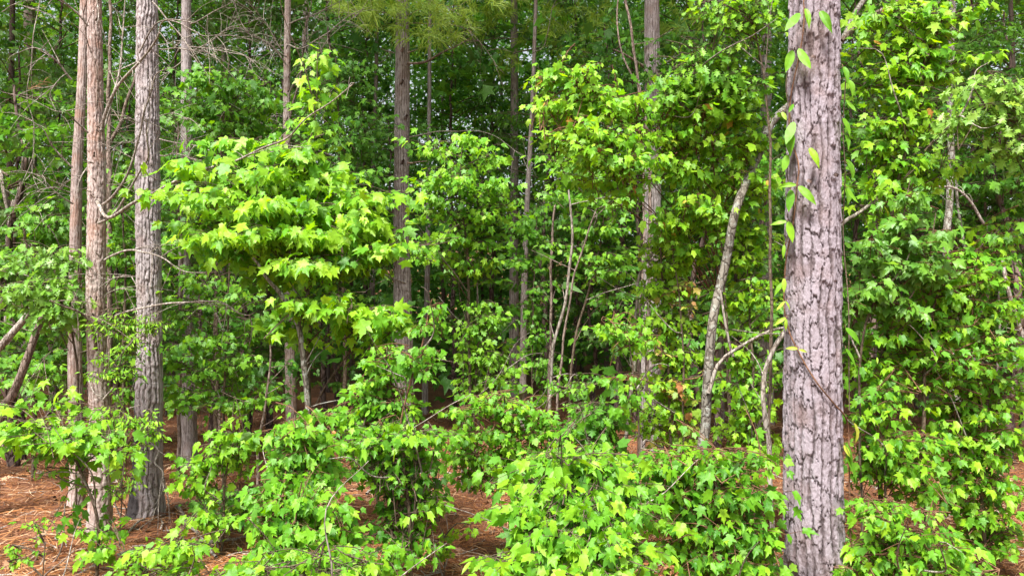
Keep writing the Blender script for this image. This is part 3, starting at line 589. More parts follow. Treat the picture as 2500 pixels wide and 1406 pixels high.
# ------------------------------------------------------------------ dead side branches of the pines
def dead(root, d, poly, r, subs=3, dz=0.0, mat='dead', sub=(.12, .4)):
    n = len(poly); dd = [dz * i / (n - 1) for i in range(n)]
    T = Tubes(); C = T.add(W(poly, d, dd), [r, r * .75, r * .5, max(.0016, r * .25)], sides=7, step=.04, wob=.006)
    o = T.build('branch', B[mat], root)
    for _ in range(subs):
        T = Tubes()
        i = rng.integers(len(C) // 4, len(C)); dr = C[min(i + 2, len(C) - 1)] - C[max(i - 2, 0)]
        dr = nrm(nrm(dr) * .5 + rng.normal(0, .6, 3) * [1, .6, 1]); ln = rng.uniform(*sub); cur = rng.normal(0, .22, 3) * ln
        c2 = T.add([C[i], C[i] + dr * ln * .5 + cur * .5, C[i] + dr * ln + cur * 1.2 + [0, 0, -.15 * ln]], [.0035, .002, .0013], sides=5, step=.03, wob=.005)
        if rng.random() < .6:
            k = rng.integers(2, len(c2)); e = c2[k] + rng.normal(0, .1, 3); T.add([c2[k], (c2[k] + e) / 2 + [0, 0, .02], e], [.002, .0012], sides=4, step=.04)
        T.build('twig', B[mat], o)
DB = [
 (pA, 5.15, [(236, 490), (262, 530), (330, 490), (400, 462), (480, 420), (560, 395), (640, 365), (705, 335), (760, 280), (868, 205)], .013, 5, -1.0),
 (pA, 5.1, [(250, 500), (290, 460), (320, 400), (345, 330), (352, 270), (370, 220), (385, 180), (425, 165)], .010, 4, -.3),
 (pA, 5.1, [(240, 545), (290, 505), (340, 420), (365, 385), (360, 330), (355, 280)], .010, 3, -.4),
 (pA, 5.1, [(246, 320), (262, 280), (290, 190), (300, 90), (305, -20)], .013, 4, .2),
 (pA, 5.1, [(250, 310), (285, 220), (340, 150), (380, 90), (400, 50), (470, 60)], .012, 5, -.3),
 (pA, 5.15, [(236, 265), (233, 170), (215, 115), (205, 70), (200, -10)], .007, 2, -.15, 'brown'),
 (pA, 5.15, [(240, -20), (243, 30), (236, 60)], .007, 1, -.15),
 (pA, 5.1, [(215, 65), (180, 30), (150, 0), (140, -20)], .008, 4, -.2),
 (pA, 5.1, [(215, 325), (180, 290), (162, 268)], .008, 1, -.2),
 (pA, 5.1, [(235, 855), (224, 800), (200, 765), (160, 750), (122, 735)], .012, 3, -.3, 'brown'),
 (pA, 5.1, [(262, 780), (310, 760), (360, 748), (430, 742), (530, 735), (580, 758), (610, 768), (624, 765)], .009, 6, -.5),
 (pA, 5.0, [(608, 768), (614, 800), (606, 852)], .006, 0, 0),
 (pA, 5.1, [(255, 635), (310, 612), (350, 618), (400, 630), (450, 660), (485, 668), (522, 667)], .008, 6, -.4),
 (pA, 5.1, [(258, 700), (285, 680), (340, 672)], .006, 2, -.2),
 (pA, 5.1, [(258, 725), (262, 715), (290, 705), (340, 712)], .005, 2, -.2),
 (pA, 5.1, [(290, 765), (282, 720), (290, 680), (320, 670)], .005, 1, -.3),
 (pA, 5.1, [(262, 850), (262, 920), (285, 880), (312, 845)], .006, 1, -.2),
 (pA, 5.0, [(252, 975), (275, 945), (280, 935)], .008, 0, -.2),
 (pA, 5.1, [(216, 925), (235, 955), (252, 968)], .005, 0, -.2),
 (pA, 5.1, [(300, 1010), (318, 995), (345, 988)], .006, 0, -.2),
 (pA2, 5.9, [(178, 410), (130, 360), (110, 320), (80, 297)], .008, 4, -.2),
 (pA2, 5.9, [(175, 195), (140, 150), (90, 120), (40, 132)], .008, 6, -.3),
 (pA2, 5.9, [(178, 498), (140, 470), (95, 425)], .007, 4, -.2),
 (pA2, 5.9, [(172, 460), (120, 440), (85, 425)], .005, 3, -.3),
 (pA2, 5.9, [(172, 470), (130, 455), (60, 475)], .005, 4, -.3),
 (pA2, 5.9, [(220, 400), (200, 430), (190, 470)], .007, 2, -.2),
 (pA2, 5.9, [(165, 655), (120, 640), (60, 590)], .007, 3, -.3),
 (pA2, 5.9, [(110, 665), (80, 645), (55, 635)], .004, 2, -.3),
 (pA2, 5.9, [(190, 760), (210, 740), (180, 725)], .006, 2, -.2),
 (pA2, 5.9, [(165, 855), (140, 850), (100, 880)], .004, 2, -.2, 'brown'),
 (pA2, 5.9, [(165, 960), (150, 975), (140, 990)], .005, 2, -.2, 'brown'),
 (pA2, 5.8, [(100, -20), (88, 60), (72, 180), (66, 250), (85, 330), (80, 420), (100, 470)], .004, 4, -.1),
 (pA2, 5.8, [(165, 180), (145, 190), (120, 230), (140, 275)], .004, 5, -.1),
 (pA2, 5.9, [(5, 30), (40, 10), (80, 25)], .004, 3, 0),
 (pB, 5.8, [(340, 130), (380, 60), (430, 55), (475, 75), (500, 90), (556, 80)], .007, 6, -.4),
 (pB, 5.8, [(372, 5), (410, 50), (440, 90), (470, 130), (485, 155)], .007, 4, -.3),
 (pB, 5.8, [(340, 150), (300, 165), (280, 175), (262, 170)], .006, 2, -.2),
 (pB, 5.8, [(390, 120), (430, 118), (480, 125), (540, 118)], .006, 6, -.3),
 (pB, 5.8, [(390, 340), (440, 350), (500, 365), (540, 385)], .006, 6, -.3),
 (pB, 5.8, [(388, 285), (430, 280), (455, 290)], .004, 3, -.2),
 (pB, 5.8, [(340, 300), (310, 285), (280, 275), (262, 280)], .004, 4, -.2),
 (pB, 5.8, [(338, 350), (300, 345), (262, 370)], .004, 5, -.2),
 (pB, 5.8, [(390, 380), (430, 375), (470, 388), (520, 400)], .006, 4, -.3),
 (pB, 5.8, [(385, 440), (340, 432), (262, 470)], .005, 4, -.2),
 (pB, 5.8, [(375, 1080), (388, 1100), (380, 1130), (398, 1150), (398, 1190), (410, 1220)], .009, 4, -.35),
 (pB, 5.8, [(398, 1190), (388, 1215), (384, 1235)], .005, 2, -.2),
 (pB, 5.8, [(362, 1070), (390, 1100), (432, 1122)], .004, 1, -.3),
 (pD, 7.5, [(465, 115), (520, 120), (600, 140), (640, 175)], .008, 9, -.4),
 (pD, 7.5, [(465, 125), (520, 100), (560, 70), (620, 50)], .008, 9, -.4),
 (pD, 7.5, [(445, 150), (420, 170), (395, 200)], .006, 4, -.2),
 (pD, 7.5, [(465, 60), (540, 20), (600, -10)], .007, 9, -.3),
 (pE, 7.9, [(700, 160), (660, 110), (610, 85), (575, 20), (560, -20)], .010, 12, -.4),
 (pE, 7.9, [(706, 110), (740, 120), (790, 85), (850, 40), (890, 25)], .010, 12, -.5),
 (pE, 7.9, [(706, 230), (730, 180), (760, 160), (800, 100), (880, 30)], .009, 8, -.5),
 (pE, 7.9, [(700, 140), (640, 100), (600, 80)], .008, 8, -.5),
 (pE, 7.9, [(705, 300), (735, 170), (745, 70), (760, 20), (760, -20)], .012, 6, -.3, 'brown'),
 (pE, 7.9, [(694, 130), (650, 60), (610, 10)], .008, 9, -.3),
 (pE, 7.9, [(700, 360), (740, 270), (790, 240), (825, 225)], .009, 6, -.5),
 (pE, 7.9, [(700, 320), (660, 290), (640, 260)], .006, 6, -.5),
 (pE, 7.9, [(705, 60), (780, 30), (850, -10)], .008, 10, -.3),
 (pG, 11.4, [(918, 160), (935, 150), (952, 133)], .012, 3, -.2),
 (pG, 11.4, [(916, 265), (935, 250), (958, 236)], .010, 3, -.2),
 (pH, 8.9, [(995, 155), (1040, 150), (1080, 130), (1120, 110), (1147, 93)], .018, 4, -.3, 'brown'),
 (pH, 8.9, [(995, 130), (1010, 124), (1022, 119)], .011, 0, -.1, 'brown'),
 (pH, 8.9, [(962, 130), (945, 125), (930, 118)], .010, 1, -.2),
 (pH, 8.9, [(968, 345), (958, 344), (948, 343)], .010, 0, -.15),
 (pH, 8.9, [(995, 398), (1020, 397), (1042, 394)], .011, 0, -.25, 'flaky2'),
 (pH, 8.8, [(1000, 335), (1080, 322), (1180, 322), (1240, 355), (1300, 400)], .007, 6, -.4),
 (pH, 8.9, [(990, 690), (930, 665), (880, 645), (845, 642)], .009, 7, -.4),
 (pH, 8.9, [(975, 30), (900, 30), (820, 20)], .009, 8, -.3, 'brown'),
 (pH, 8.9, [(990, 40), (1060, 10), (1130, 40)], .009, 9, -.4, 'brown'),
 (pH, 8.9, [(990, 60), (1100, 60), (1160, 90), (1230, 180)], .007, 8, -.6, 'brown'),
 (pI, 11.8, [(1255, 130), (1330, 115), (1400, 120), (1480, 135)], .012, 10, -.5, 'brown'),
 (pI, 11.8, [(1255, 95), (1200, 95), (1130, 110)], .012, 10, -.5, 'brown'),
 (pK, 8.4, [(1575, 165), (1540, 145), (1497, 120)], .020, 0, -.3, 'brown'),
 (pK, 8.4, [(1608, 160), (1640, 145), (1665, 130)], .014, 3, -.3),
 (pM, 10.4, [(1870, 75), (1840, 110), (1815, 130), (1785, 150)], .016, 6, -.4),
 (pJ, 9.4, [(1300, 130), (1330, 110), (1350, 20), (1370, -10)], .008, 5, -.4),
 (pJ, 9.4, [(1290, 270), (1330, 190), (1340, 200)], .006, 5, -.3),
 (pJ, 9.4, [(1280, 560), (1310, 520), (1340, 500)], .006, 5, -.3),
]
B['flaky2'] = B['flaky']
for e in DB:
    root, d, poly, r, subs, dz = e[:6]; dead(root, d, poly, r, int(subs * 1.5), dz, mat=(e[6] if len(e) > 6 else 'dead'))
# knots and broken stubs on the front trunk
def stub(root, px, py, d, ang, ln, r, mat='brown'):
    T = Tubes(); a = PX(px, py, d); e = a + np.array([math.cos(ang) * ln, -.5 * ln, math.sin(ang) * ln]); T.add([a, (a + e) / 2, e], [r, r * .8], sides=8, step=.02, wob=.002); T.build('knot', B[mat], root)
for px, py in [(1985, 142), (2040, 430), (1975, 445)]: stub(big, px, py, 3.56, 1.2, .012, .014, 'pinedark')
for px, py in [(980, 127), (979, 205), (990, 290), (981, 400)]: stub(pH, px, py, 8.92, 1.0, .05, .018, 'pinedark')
for k in range(16): stub(pA, 232 + rng.uniform(-14, 14), rng.uniform(30, 800), 5.13, rng.uniform(0, 3), .03, .007, 'brown')
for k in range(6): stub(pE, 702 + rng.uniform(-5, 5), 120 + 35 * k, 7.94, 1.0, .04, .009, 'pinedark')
def charred(root):
    """scorched bark on the left foot of the ridged pine"""
    pass

# ------------------------------------------------------------------ the vine on the front trunk
def big_vine():
    d = 3.55
    t = thing('climbing_vine', 'vine with drooping oval leaves climbing the thick front trunk', 'vine', ground_pt(2050, 3.6))
    rt = .145
    def on(px, py, lift=.012):
        c = PX(1986, py, 3.7); w = np.interp(py, [0, 460, 926, 1406], [124, 131, 143, 152]) / 2 * 3.7 / F
        u = np.clip((px - np.interp(py, [0, 460, 926, 1406], [1988, 1983, 1984, 1990])) / F * 3.62 / w, -1.0, 1.0)
        return np.array([PX(np.interp(py, [0, 460, 926, 1406], [1988, 1983, 1984, 1990]), py, 3.7)[0] + u * (w + lift), 3.7 - math.sqrt(max(0, 1 - u * u)) * (w + lift), c[2]])
    left = [(1945, 20), (1945, 75), (1938, 150), (1924, 250), (1922, 330), (1934, 410), (1930, 470), (1924, 560), (1917, 640), (1914, 740), (1918, 800), (1930, 850), (1960, 920), (2000, 975), (2030, 1005), (2048, 1040), (2052, 1100), (2056, 1250), (2060, 1440)]
    T = Tubes(); P = [on(x, y) for x, y in left]; P.append(P[-1] * [1, 1, 0] + [0.02, 0, 0]); T.add(P, [.0035, .004, .004], sides=6, step=.02, wob=.003)
    T.build('stem', B['red'], t)
    T = Tubes(); T.add([on(x, y, .02) for x, y in [(1932, 130), (1922, 220), (1926, 330), (1920, 430), (1926, 520), (1916, 620)]], [.003], sides=5, step=.03, wob=.004)
    T.add([on(x, y, .02) for x, y in [(2048, 180), (2052, 300), (2047, 420), (2054, 560), (2052, 760), (2056, 1000)]], [.003], sides=5, step=.03, wob=.004); T.build('stem', B['twig'], t)
    L = Leaves('oval')
    # px, py of the stalk end; angle of the tip (0 = right, -90 = down); length px; v
    LV = [(1948, 48, -85, 52, .55), (1940, 55, -130, 68, .45), (1972, 60, -70, 62, .4), (1930, 138, -112, 66, .5), (1938, 138, -75, 70, .5), (1930, 268, -125, 30, .3), (1918, 275, -70, 26, .87),
          (1930, 310, -115, 62, .45), (1925, 330, -95, 60, .35), (1952, 378, -70, 52, .72), (1922, 385, -110, 50, .5), (1932, 462, 170, 40, .55), (1935, 465, -55, 60, .5), (1925, 470, -100, 60, .25), (1920, 545, 175, 38, .6), (1922, 545, -90, 58, .62),
          (1917, 600, -100, 34, .6), (1912, 680, -95, 34, .87), (1908, 690, -130, 36, .5), (1914, 735, -145, 30, .89), (1915, 735, -60, 24, .88), (1916, 775, -150, 34, .87), (1918, 778, -100, 28, .88), (1932, 848, 165, 26, .9), (1934, 850, -20, 18, .9),
          (2052, 1025, -80, 48, .93), (2058, 1085, -70, 30, .92), (2060, 1080, -65, 62, .3), (2064, 1110, -60, 68, .35),
          (2056, 165, -80, 44, .4), (2050, 200, -75, 44, .5), (2052, 245, -60, 40, .5), (2056, 290, -75, 48, .45), (2062, 330, -85, 40, .4), (2052, 390, -70, 52, .45), (2066, 400, -65, 36, .4), (2054, 455, -85, 46, .45), (2066, 460, -60, 44, .5),
          (2062, 850, -60, 60, .4), (2058, 920, -70, 44, .4), (2062, 800, -50, 50, .4)]
    TT = Tubes()
    for px, py, an, ln, v in LV:
        a = math.radians(an); side = -1 if px < 1986 else 1
        p = on(px, py, .03) if 1916 < px < 2056 else PX(px, py, 3.6)
        p[1] -= .01
        tip = np.array([math.cos(a), -.25, math.sin(a)])
        L.add(p, tip, np.array([side * .25 + rng.normal(0, .2), -.85, .35]), ln * 3.55 / F * 1.05, v)
        s = on(np.clip(px - 4 * side * -1, 1918, 2054), py - 6, .005); TT.add([s, (s + p) / 2 + [0, -.005, .006], p], [.0016, .0012], sides=4, step=.02)
    L.build('leaves', G['bright'], t); TT.build('leaf_stalks', B['red'], t)
big_vine()

# ------------------------------------------------------------------ leafy saplings and shrubs of the edge
sapling('large bright yellow green maple left of centre, with tiers of leaves under a thin leader', 4.8,
  [(775, 118), (770, 260), (762, 330), (728, 480), (722, 560), (738, 660), (756, 780), (752, 900), (757, 1100)], [.0025, .004, .006, .009, .012, .013, .015, .017],
  [(778, 140, 22, 12, 2), (772, 205, 26, 10, 2), (765, 250, 22, 8, 2), (764, 300, 22, 8, 2),
   (600, 350, 67.2, 12.1, 9), (700, 372, 78.4, 16.5, 9, -0.1), (600, 395, 100.8, 12.1, 12), (480, 405, 78.4, 11, 7, -0.1), (680, 440, 134.4, 20.9, 18, -0.1), (800, 415, 50.4, 16.5, 8), (520, 480, 100.8, 15.4, 13, -0.2),
   (640, 505, 112, 19.25, 17, -0.3), (770, 500, 100.8, 19.25, 15, -0.2), (880, 480, 78.4, 13.2, 10, -0.1), (480, 545, 50.4, 12.1, 7), (620, 575, 112, 18.7, 16, -0.3), (760, 570, 123.2, 17.6, 17, -0.3), (900, 545, 89.6, 13.2, 10, -0.2),
   (915, 600, 78.4, 9.9, 9, -0.3), (990, 560, 44.8, 9.9, 4, 0), (750, 640, 67.2, 12.1, 9, -0.5), (560, 610, 67.2, 9.9, 5, -0.2, -0.15), (840, 630, 89.6, 8.8, 8, -0.1, -0.15), (640, 660, 67.2, 8.8, 5, 0, -0.2),
   (740, 735, 84, 14.3, 12, -0.4), (860, 750, 89.6, 9.9, 10, -0.4), (950, 775, 61.6, 8.8, 7, -0.4), (690, 790, 50.4, 13.2, 5, -0.1, -0.1), (860, 800, 56, 8.8, 4, -0.2, -0.1), (560, 560, 67.2, 33, 8, 0.3, -0.3), (640, 620, 100.8, 22, 8, 0.4, -0.3)],
  leaf=.118, kind='maple_sharp', leafm='bright', vr=(.25, .86), scat=.95, dens=.9, bare=1, dd=.32, extra=[([(756, 780), (800, 700), (860, 620), (900, 560)], [.007, .004]), ([(738, 660), (660, 560), (590, 440)], [.007, .003]), ([(700, 1150), (760, 1010), (800, 930), (860, 850)], [.008, .004])])
sapling('broad low maple spray reaching over the bare ground at lower left', 4.2,
  [(120, 1080), (170, 1100), (205, 1160), (232, 1240), (240, 1330)], [.004, .006, .008, .009],
  [(45, 1035, 70, 22, 9, -.1), (120, 1050, 60, 22, 9), (60, 1075, 60, 20, 6, -.1), (190, 1080, 70, 22, 10, -.1), (270, 1075, 70, 20, 9, -.1), (290, 1100, 35, 12, 3), (190, 1125, 60, 18, 5, .1, -.2), (40, 990, 60, 18, 5, .3), (130, 985, 40, 16, 4, .4), (110, 1140, 30, 14, 2),
   (225, 1200, 30, 14, 1.4, .1, -.2), (250, 1260, 26, 12, 1.4, .1, -.1), (195, 1290, 22, 10, 1.4, -.1), (245, 1340, 40, 12, 4, -.1)],
  leaf=.10, vr=(.25, .8), dens=.55, dd=.2)
sapling('honeysuckle like vine with small leaves hanging between the two thick pines at left', 5.0, [(250, 760), (300, 740), (300, 850), (285, 940), (310, 1040), (300, 1180)], [.003, .004, .004],
  [(235, 790, 28, 22, 8), (300, 790, 45, 25, 10), (375, 790, 40, 16, 8, -.1), (300, 845, 30, 25, 8), (270, 900, 30, 28, 8), (310, 900, 30, 20, 6), (255, 1030, 40, 28, 10, -.1), (320, 1030, 45, 26, 11, -.2), (370, 1050, 30, 20, 5, -.2), (335, 1085, 30, 16, 5, -.2), (290, 1160, 30, 25, 4), (320, 1190, 35, 20, 4)],
  leaf=.055, kind='oval', leafm='bright', vr=(.3, .88), lsp=.2, name='vine', cat='vine', group=None, nodes=(4, 7), dd=.2)
sapling('oak sapling with pale green lobed leaves over the leaning poles at left', 5.2, [(60, 640), (140, 720), (175, 800), (190, 1000)], [.004, .006, .008],
  [(130, 615, 50, 20, 5), (50, 640, 60, 14, 4, -.1), (110, 690, 60, 22, 8, -.2), (60, 700, 50, 20, 5, -.2), (170, 735, 45, 22, 7, -.1), (120, 750, 40, 16, 5, -.2), (20, 730, 30, 20, 4, -.2), (190, 640, 30, 20, 4)],
  leaf=.13, kind='oak', leafm='blue', vr=(.2, .7), name='oak_sapling', group='oak saplings at the edge of the wood', lsp=.22, nodes=(3, 5))
sapling('maple thicket behind the thin reddish pine at the left edge', 6.8, [(60, 560), (75, 700), (80, 900), (85, 1000)], [.01, .013, .016],
  [(60, 560, 90, 30, 14), (140, 540, 60, 30, 8), (60, 620, 100, 25, 10), (100, 790, 120, 30, 16), (40, 860, 80, 30, 12), (130, 870, 80, 30, 12), (40, 760, 60, 40, 8), (90, 920, 110, 22, 14, -.3), (200, 700, 60, 50, 8), (250, 620, 80, 40, 10), (300, 560, 60, 50, 10)],
  leaf=.098, leafm='mid', vr=(.3, .8), dd=.5)
sapling('maple with leaves between the orange pine and the ridged grey pine', 6.6, [(300, 450), (305, 700), (300, 1000)], [.006, .01, .014],
  [(300, 440, 40, 30, 6), (295, 520, 40, 30, 6), (300, 600, 35, 50, 6), (300, 700, 35, 40, 5), (285, 960, 30, 30, 4), (410, 470, 50, 40, 5), (420, 600, 40, 40, 5)], leaf=.095, leafm='mid', vr=(.4, .85), dd=.4)
sapling('shaded maple with drooping green leaves above the bright maple, at upper left', 7.0, [(560, 150), (545, 300), (530, 600), (528, 1000)], [.006, .012, .02],
  [(500, 200, 60, 22, 9), (580, 215, 60, 22, 9), (480, 260, 60, 22, 8), (560, 270, 70, 25, 10), (640, 250, 50, 22, 7), (520, 320, 70, 22, 9), (610, 310, 60, 20, 7), (660, 200, 30, 30, 4), (440, 240, 40, 30, 4)], leaf=.115, leafm='mid', vr=(.25, .75), dd=.5)
sapling('shaded maple with layered leaves between the pinkish pine and the central pine', 8.2, [(820, 140), (830, 400), (840, 800), (842, 980)], [.006, .014, .024],
  [(810, 165, 50, 16, 8), (870, 190, 60, 20, 9), (840, 240, 70, 18, 9), (800, 330, 60, 25, 9), (880, 350, 70, 25, 10), (850, 400, 70, 20, 8), (920, 300, 40, 30, 6), (640, 320, 60, 30, 6), (900, 430, 60, 20, 7), (770, 190, 30, 12, 4)], leaf=.105, leafm='deep', vr=(.4, .95), dd=.6)
sapling('leafy maple filling the gap between the slim grey brown pine and the whitish stem', 6.2, [(560, 640), (555, 800), (548, 950), (545, 1120)], [.006, .009, .012],
  [(440, 680, 50, 30, 7), (430, 760, 50, 40, 8), (520, 700, 60, 35, 8), (600, 720, 60, 40, 9), (480, 830, 60, 35, 9), (560, 820, 70, 35, 10), (430, 900, 50, 35, 7), (520, 900, 70, 30, 9), (610, 880, 50, 35, 7), (640, 960, 60, 20, 6), (480, 960, 60, 25, 6), (570, 970, 60, 22, 6), (420, 960, 40, 25, 5), (640, 800, 40, 40, 5)],
  leaf=.085, leafm='mid', vr=(.35, .85), dd=.5)
sapling('small bright maple shrub to the right of the blackened pine foot', 4.9, [(590, 1050), (560, 1110), (548, 1180), (545, 1250)], [.004, .007, .009],
  [(570, 1060, 50, 18, 6), (530, 1090, 50, 20, 7), (590, 1085, 25, 18, 3), (480, 1130, 40, 18, 5), (540, 1135, 35, 18, 4), (460, 1175, 35, 18, 4), (500, 1275, 45, 18, 6, -.2), (540, 1265, 25, 14, 3)], leaf=.085, leafm='bright', vr=(.3, .75))
sapling('low dark green maple seedlings spread right of the pine foot', 5.3, [(560, 1190), (555, 1240)], [.004, .005],
  [(530, 1210, 60, 16, 8), (590, 1220, 40, 14, 6), (560, 1240, 50, 12, 5)], leaf=.07, leafm='deep', vr=(.4, .9), group=None, name='maple_seedling')
sapling('tall leafy shrub with sweetgum like leaves, lower left of the centre', 3.7, [(720, 1010), (715, 1130), (708, 1260), (706, 1400)], [.004, .007, .009],
  [(700, 1060, 55, 22, 7), (755, 1040, 45, 22, 6), (770, 1100, 60, 26, 8), (690, 1110, 45, 26, 6), (720, 1150, 60, 24, 7), (640, 1190, 40, 24, 5, -.1), (800, 1150, 50, 26, 7), (690, 1210, 60, 24, 7, -.2), (770, 1210, 50, 26, 7, -.2), (830, 1230, 45, 24, 5, -.3), (640, 1260, 50, 24, 6, -.2), (720, 1275, 60, 26, 8, -.3), (810, 1290, 55, 26, 7, -.3), (680, 1330, 60, 22, 6, -.3), (780, 1345, 60, 22, 7, -.4), (850, 1340, 40, 22, 4, -.3), (640, 1370, 50, 22, 5, -.4)],
  leaf=.076, leafm='bright', vr=(.1, .62), odd=.008, twigm='red', dens=1.25)
sapling('foremost small maple seedlings at the bottom edge left of centre', 2.9, [(790, 1330), (780, 1400), (775, 1480)], [.003, .005],
  [(640, 1385, 60, 18, 6), (740, 1395, 70, 16, 7), (840, 1390, 60, 18, 6), (900, 1370, 30, 14, 2)], leaf=.07, leafm='bright', vr=(.2, .7), group=None, dens=1.4)
sapling('shrub with upright leafy shoots in front of the central pine foot', 4.1, [(945, 850), (948, 960), (955, 1060), (960, 1200)], [.003, .006, .008],
  [(905, 880, 28, 22, 5), (935, 850, 20, 16, 3), (900, 930, 36, 24, 6), (945, 915, 30, 24, 5), (860, 960, 40, 20, 6), (915, 985, 50, 22, 7), (985, 960, 30, 22, 4), (860, 1010, 60, 22, 8), (930, 1030, 60, 20, 7), (1010, 990, 30, 20, 4), (800, 1010, 40, 18, 5)],
  leaf=.066, leafm='bright', vr=(.15, .65), twigm='red', scat=.5, dens=.9)
sapling('thin red stemmed shoot with paired leaves leaning over the central pine trunk', 4.0, [(1055, 730), (1042, 790), (1028, 850), (1000, 940), (975, 1040), (970, 1200)], [.002, .004, .005, .006],
  [(1055, 745, 18, 10, 3), (1045, 790, 20, 14, 3), (1035, 850, 26, 16, 4), (1010, 880, 30, 18, 5), (1030, 905, 22, 14, 3)], leaf=.064, leafm='bright', vr=(.15, .5), twigm='red', barkm='red', lsp=.16)
sapling('dark stemmed bushy maple in the middle of the bottom of the scene', 3.9, [(985, 1060), (990, 1160), (1000, 1250), (1002, 1420)], [.005, .008, .011],
  [(930, 1065, 60, 24, 9), (1010, 1060, 50, 24, 7, -.1), (1060, 1070, 45, 22, 6), (880, 1080, 50, 24, 6), (960, 1110, 60, 22, 7, .1, -.2), (1030, 1120, 50, 22, 6, .1, -.2), (900, 1140, 50, 22, 6), (980, 1150, 60, 22, 5, .2, -.4), (1040, 1170, 40, 22, 4, .2, -.2), (940, 1190, 40, 22, 4, .2, -.4), (1000, 1210, 50, 22, 4, .2, -.35), (1070, 1225, 40, 18, 4), (940, 1260, 40, 16, 3, .1, -.3), (1020, 1290, 40, 16, 3, .1, -.2), (980, 1345, 60, 18, 5, -.1, 0), (930, 1370, 60, 14, 4, -.2)],
  leaf=.072, leafm='bright', vr=(.15, .72), barkm='twig', extra=[([(1000, 1250), (960, 1150), (900, 1090)], [.006, .003]), ([(1000, 1280), (1040, 1180), (1060, 1100)], [.006, .003]), ([(1004, 1300), (1015, 1200), (1008, 1090)], [.006, .003])], dens=1.15)
sapling('loose maple shrub with small leaves in front of the dark gap right of centre', 4.7, [(1230, 960), (1240, 1060), (1250, 1180), (1250, 1300)], [.004, .007, .009],
  [(1120, 1000, 50, 16, 5), (1190, 975, 60, 22, 8), (1260, 990, 60, 22, 8), (1330, 1010, 50, 20, 6), (1140, 1060, 60, 24, 8), (1220, 1050, 70, 24, 10), (1310, 1060, 60, 24, 8), (1120, 1110, 60, 22, 8), (1200, 1110, 70, 24, 9), (1290, 1120, 70, 24, 9), (1370, 1100, 60, 24, 7), (1150, 1160, 60, 20, 7), (1240, 1170, 60, 20, 6), (1380, 1050, 50, 18, 4)],
  leaf=.066, leafm='bright', vr=(.15, .7), lsp=.24, twigm='red', dens=1.3)
sapling('small leaved maple bush standing in the dark gap, right of the central pine', 6.4, [(1165, 720), (1168, 820), (1160, 930), (1158, 1010)], [.004, .007, .010],
  [(1170, 745, 40, 12, 5), (1150, 790, 30, 20, 5), (1220, 780, 40, 20, 6), (1190, 820, 50, 16, 6), (1130, 830, 30, 20, 4), (1160, 880, 50, 20, 7), (1230, 860, 35, 24, 5), (1210, 920, 50, 22, 7), (1150, 930, 40, 22, 5), (1270, 900, 30, 30, 4)], leaf=.085, leafm='mid', vr=(.5, .9), lsp=.26)
sapling('leafy shoots climbing round the slender brown trunk right of centre', 8.6, [(1310, 500), (1306, 650), (1300, 800), (1300, 960)], [.004, .006, .008],
  [(1300, 520, 40, 24, 6), (1320, 580, 40, 22, 6), (1300, 640, 35, 20, 5), (1320, 700, 35, 22, 6), (1300, 760, 35, 20, 5), (1325, 820, 40, 25, 6), (1310, 880, 40, 22, 5), (1350, 900, 40, 25, 5), (1250, 640, 40, 30, 5), (1240, 560, 40, 30, 5), (1360, 940, 40, 20, 4)], leaf=.10, leafm='mid', vr=(.25, .7), dd=.3, lsp=.26)
sapling('middle distance maple with wide tiers of leaves just right of the central pine', 6.4, [(1130, 330), (1125, 460), (1140, 620), (1145, 800), (1148, 1000)], [.004, .008, .012, .014],
  [(1060, 350, 60, 16, 6), (1140, 345, 60, 18, 7), (1210, 380, 60, 18, 7), (1120, 400, 60, 16, 6), (1060, 440, 60, 16, 8, -.3), (1130, 440, 50, 16, 7, -.3), (1210, 460, 60, 18, 8), (1050, 480, 50, 18, 6, -.3), (1100, 520, 70, 20, 9), (1190, 530, 60, 20, 8), (1240, 500, 40, 20, 5), (1110, 580, 70, 20, 9), (1190, 590, 50, 20, 6), (1070, 620, 60, 14, 6), (1140, 640, 50, 16, 6), (1210, 640, 30, 16, 3), (1020, 600, 40, 14, 5, -.8)],
  leaf=.088, leafm='bright', vr=(.2, .75), dd=.45)
sapling('maple with flat drooping tiers between the pale bent stem and the pine right of centre', 6.4, [(1480, 400), (1470, 560), (1440, 700), (1400, 850), (1390, 1000)], [.005, .009, .011],
  [(1430, 430, 60, 20, 7), (1360, 400, 60, 24, 7), (1420, 500, 60, 22, 7), (1490, 560, 60, 18, 8), (1400, 600, 45, 16, 6), (1470, 620, 60, 16, 8), (1530, 620, 30, 12, 4), (1490, 665, 50, 12, 5), (1430, 560, 40, 20, 5), (1520, 500, 50, 24, 6), (1350, 470, 50, 24, 6), (1480, 730, 60, 20, 4, .8, -.2)],
  leaf=.092, leafm='mid', vr=(.35, .85), dd=.45)
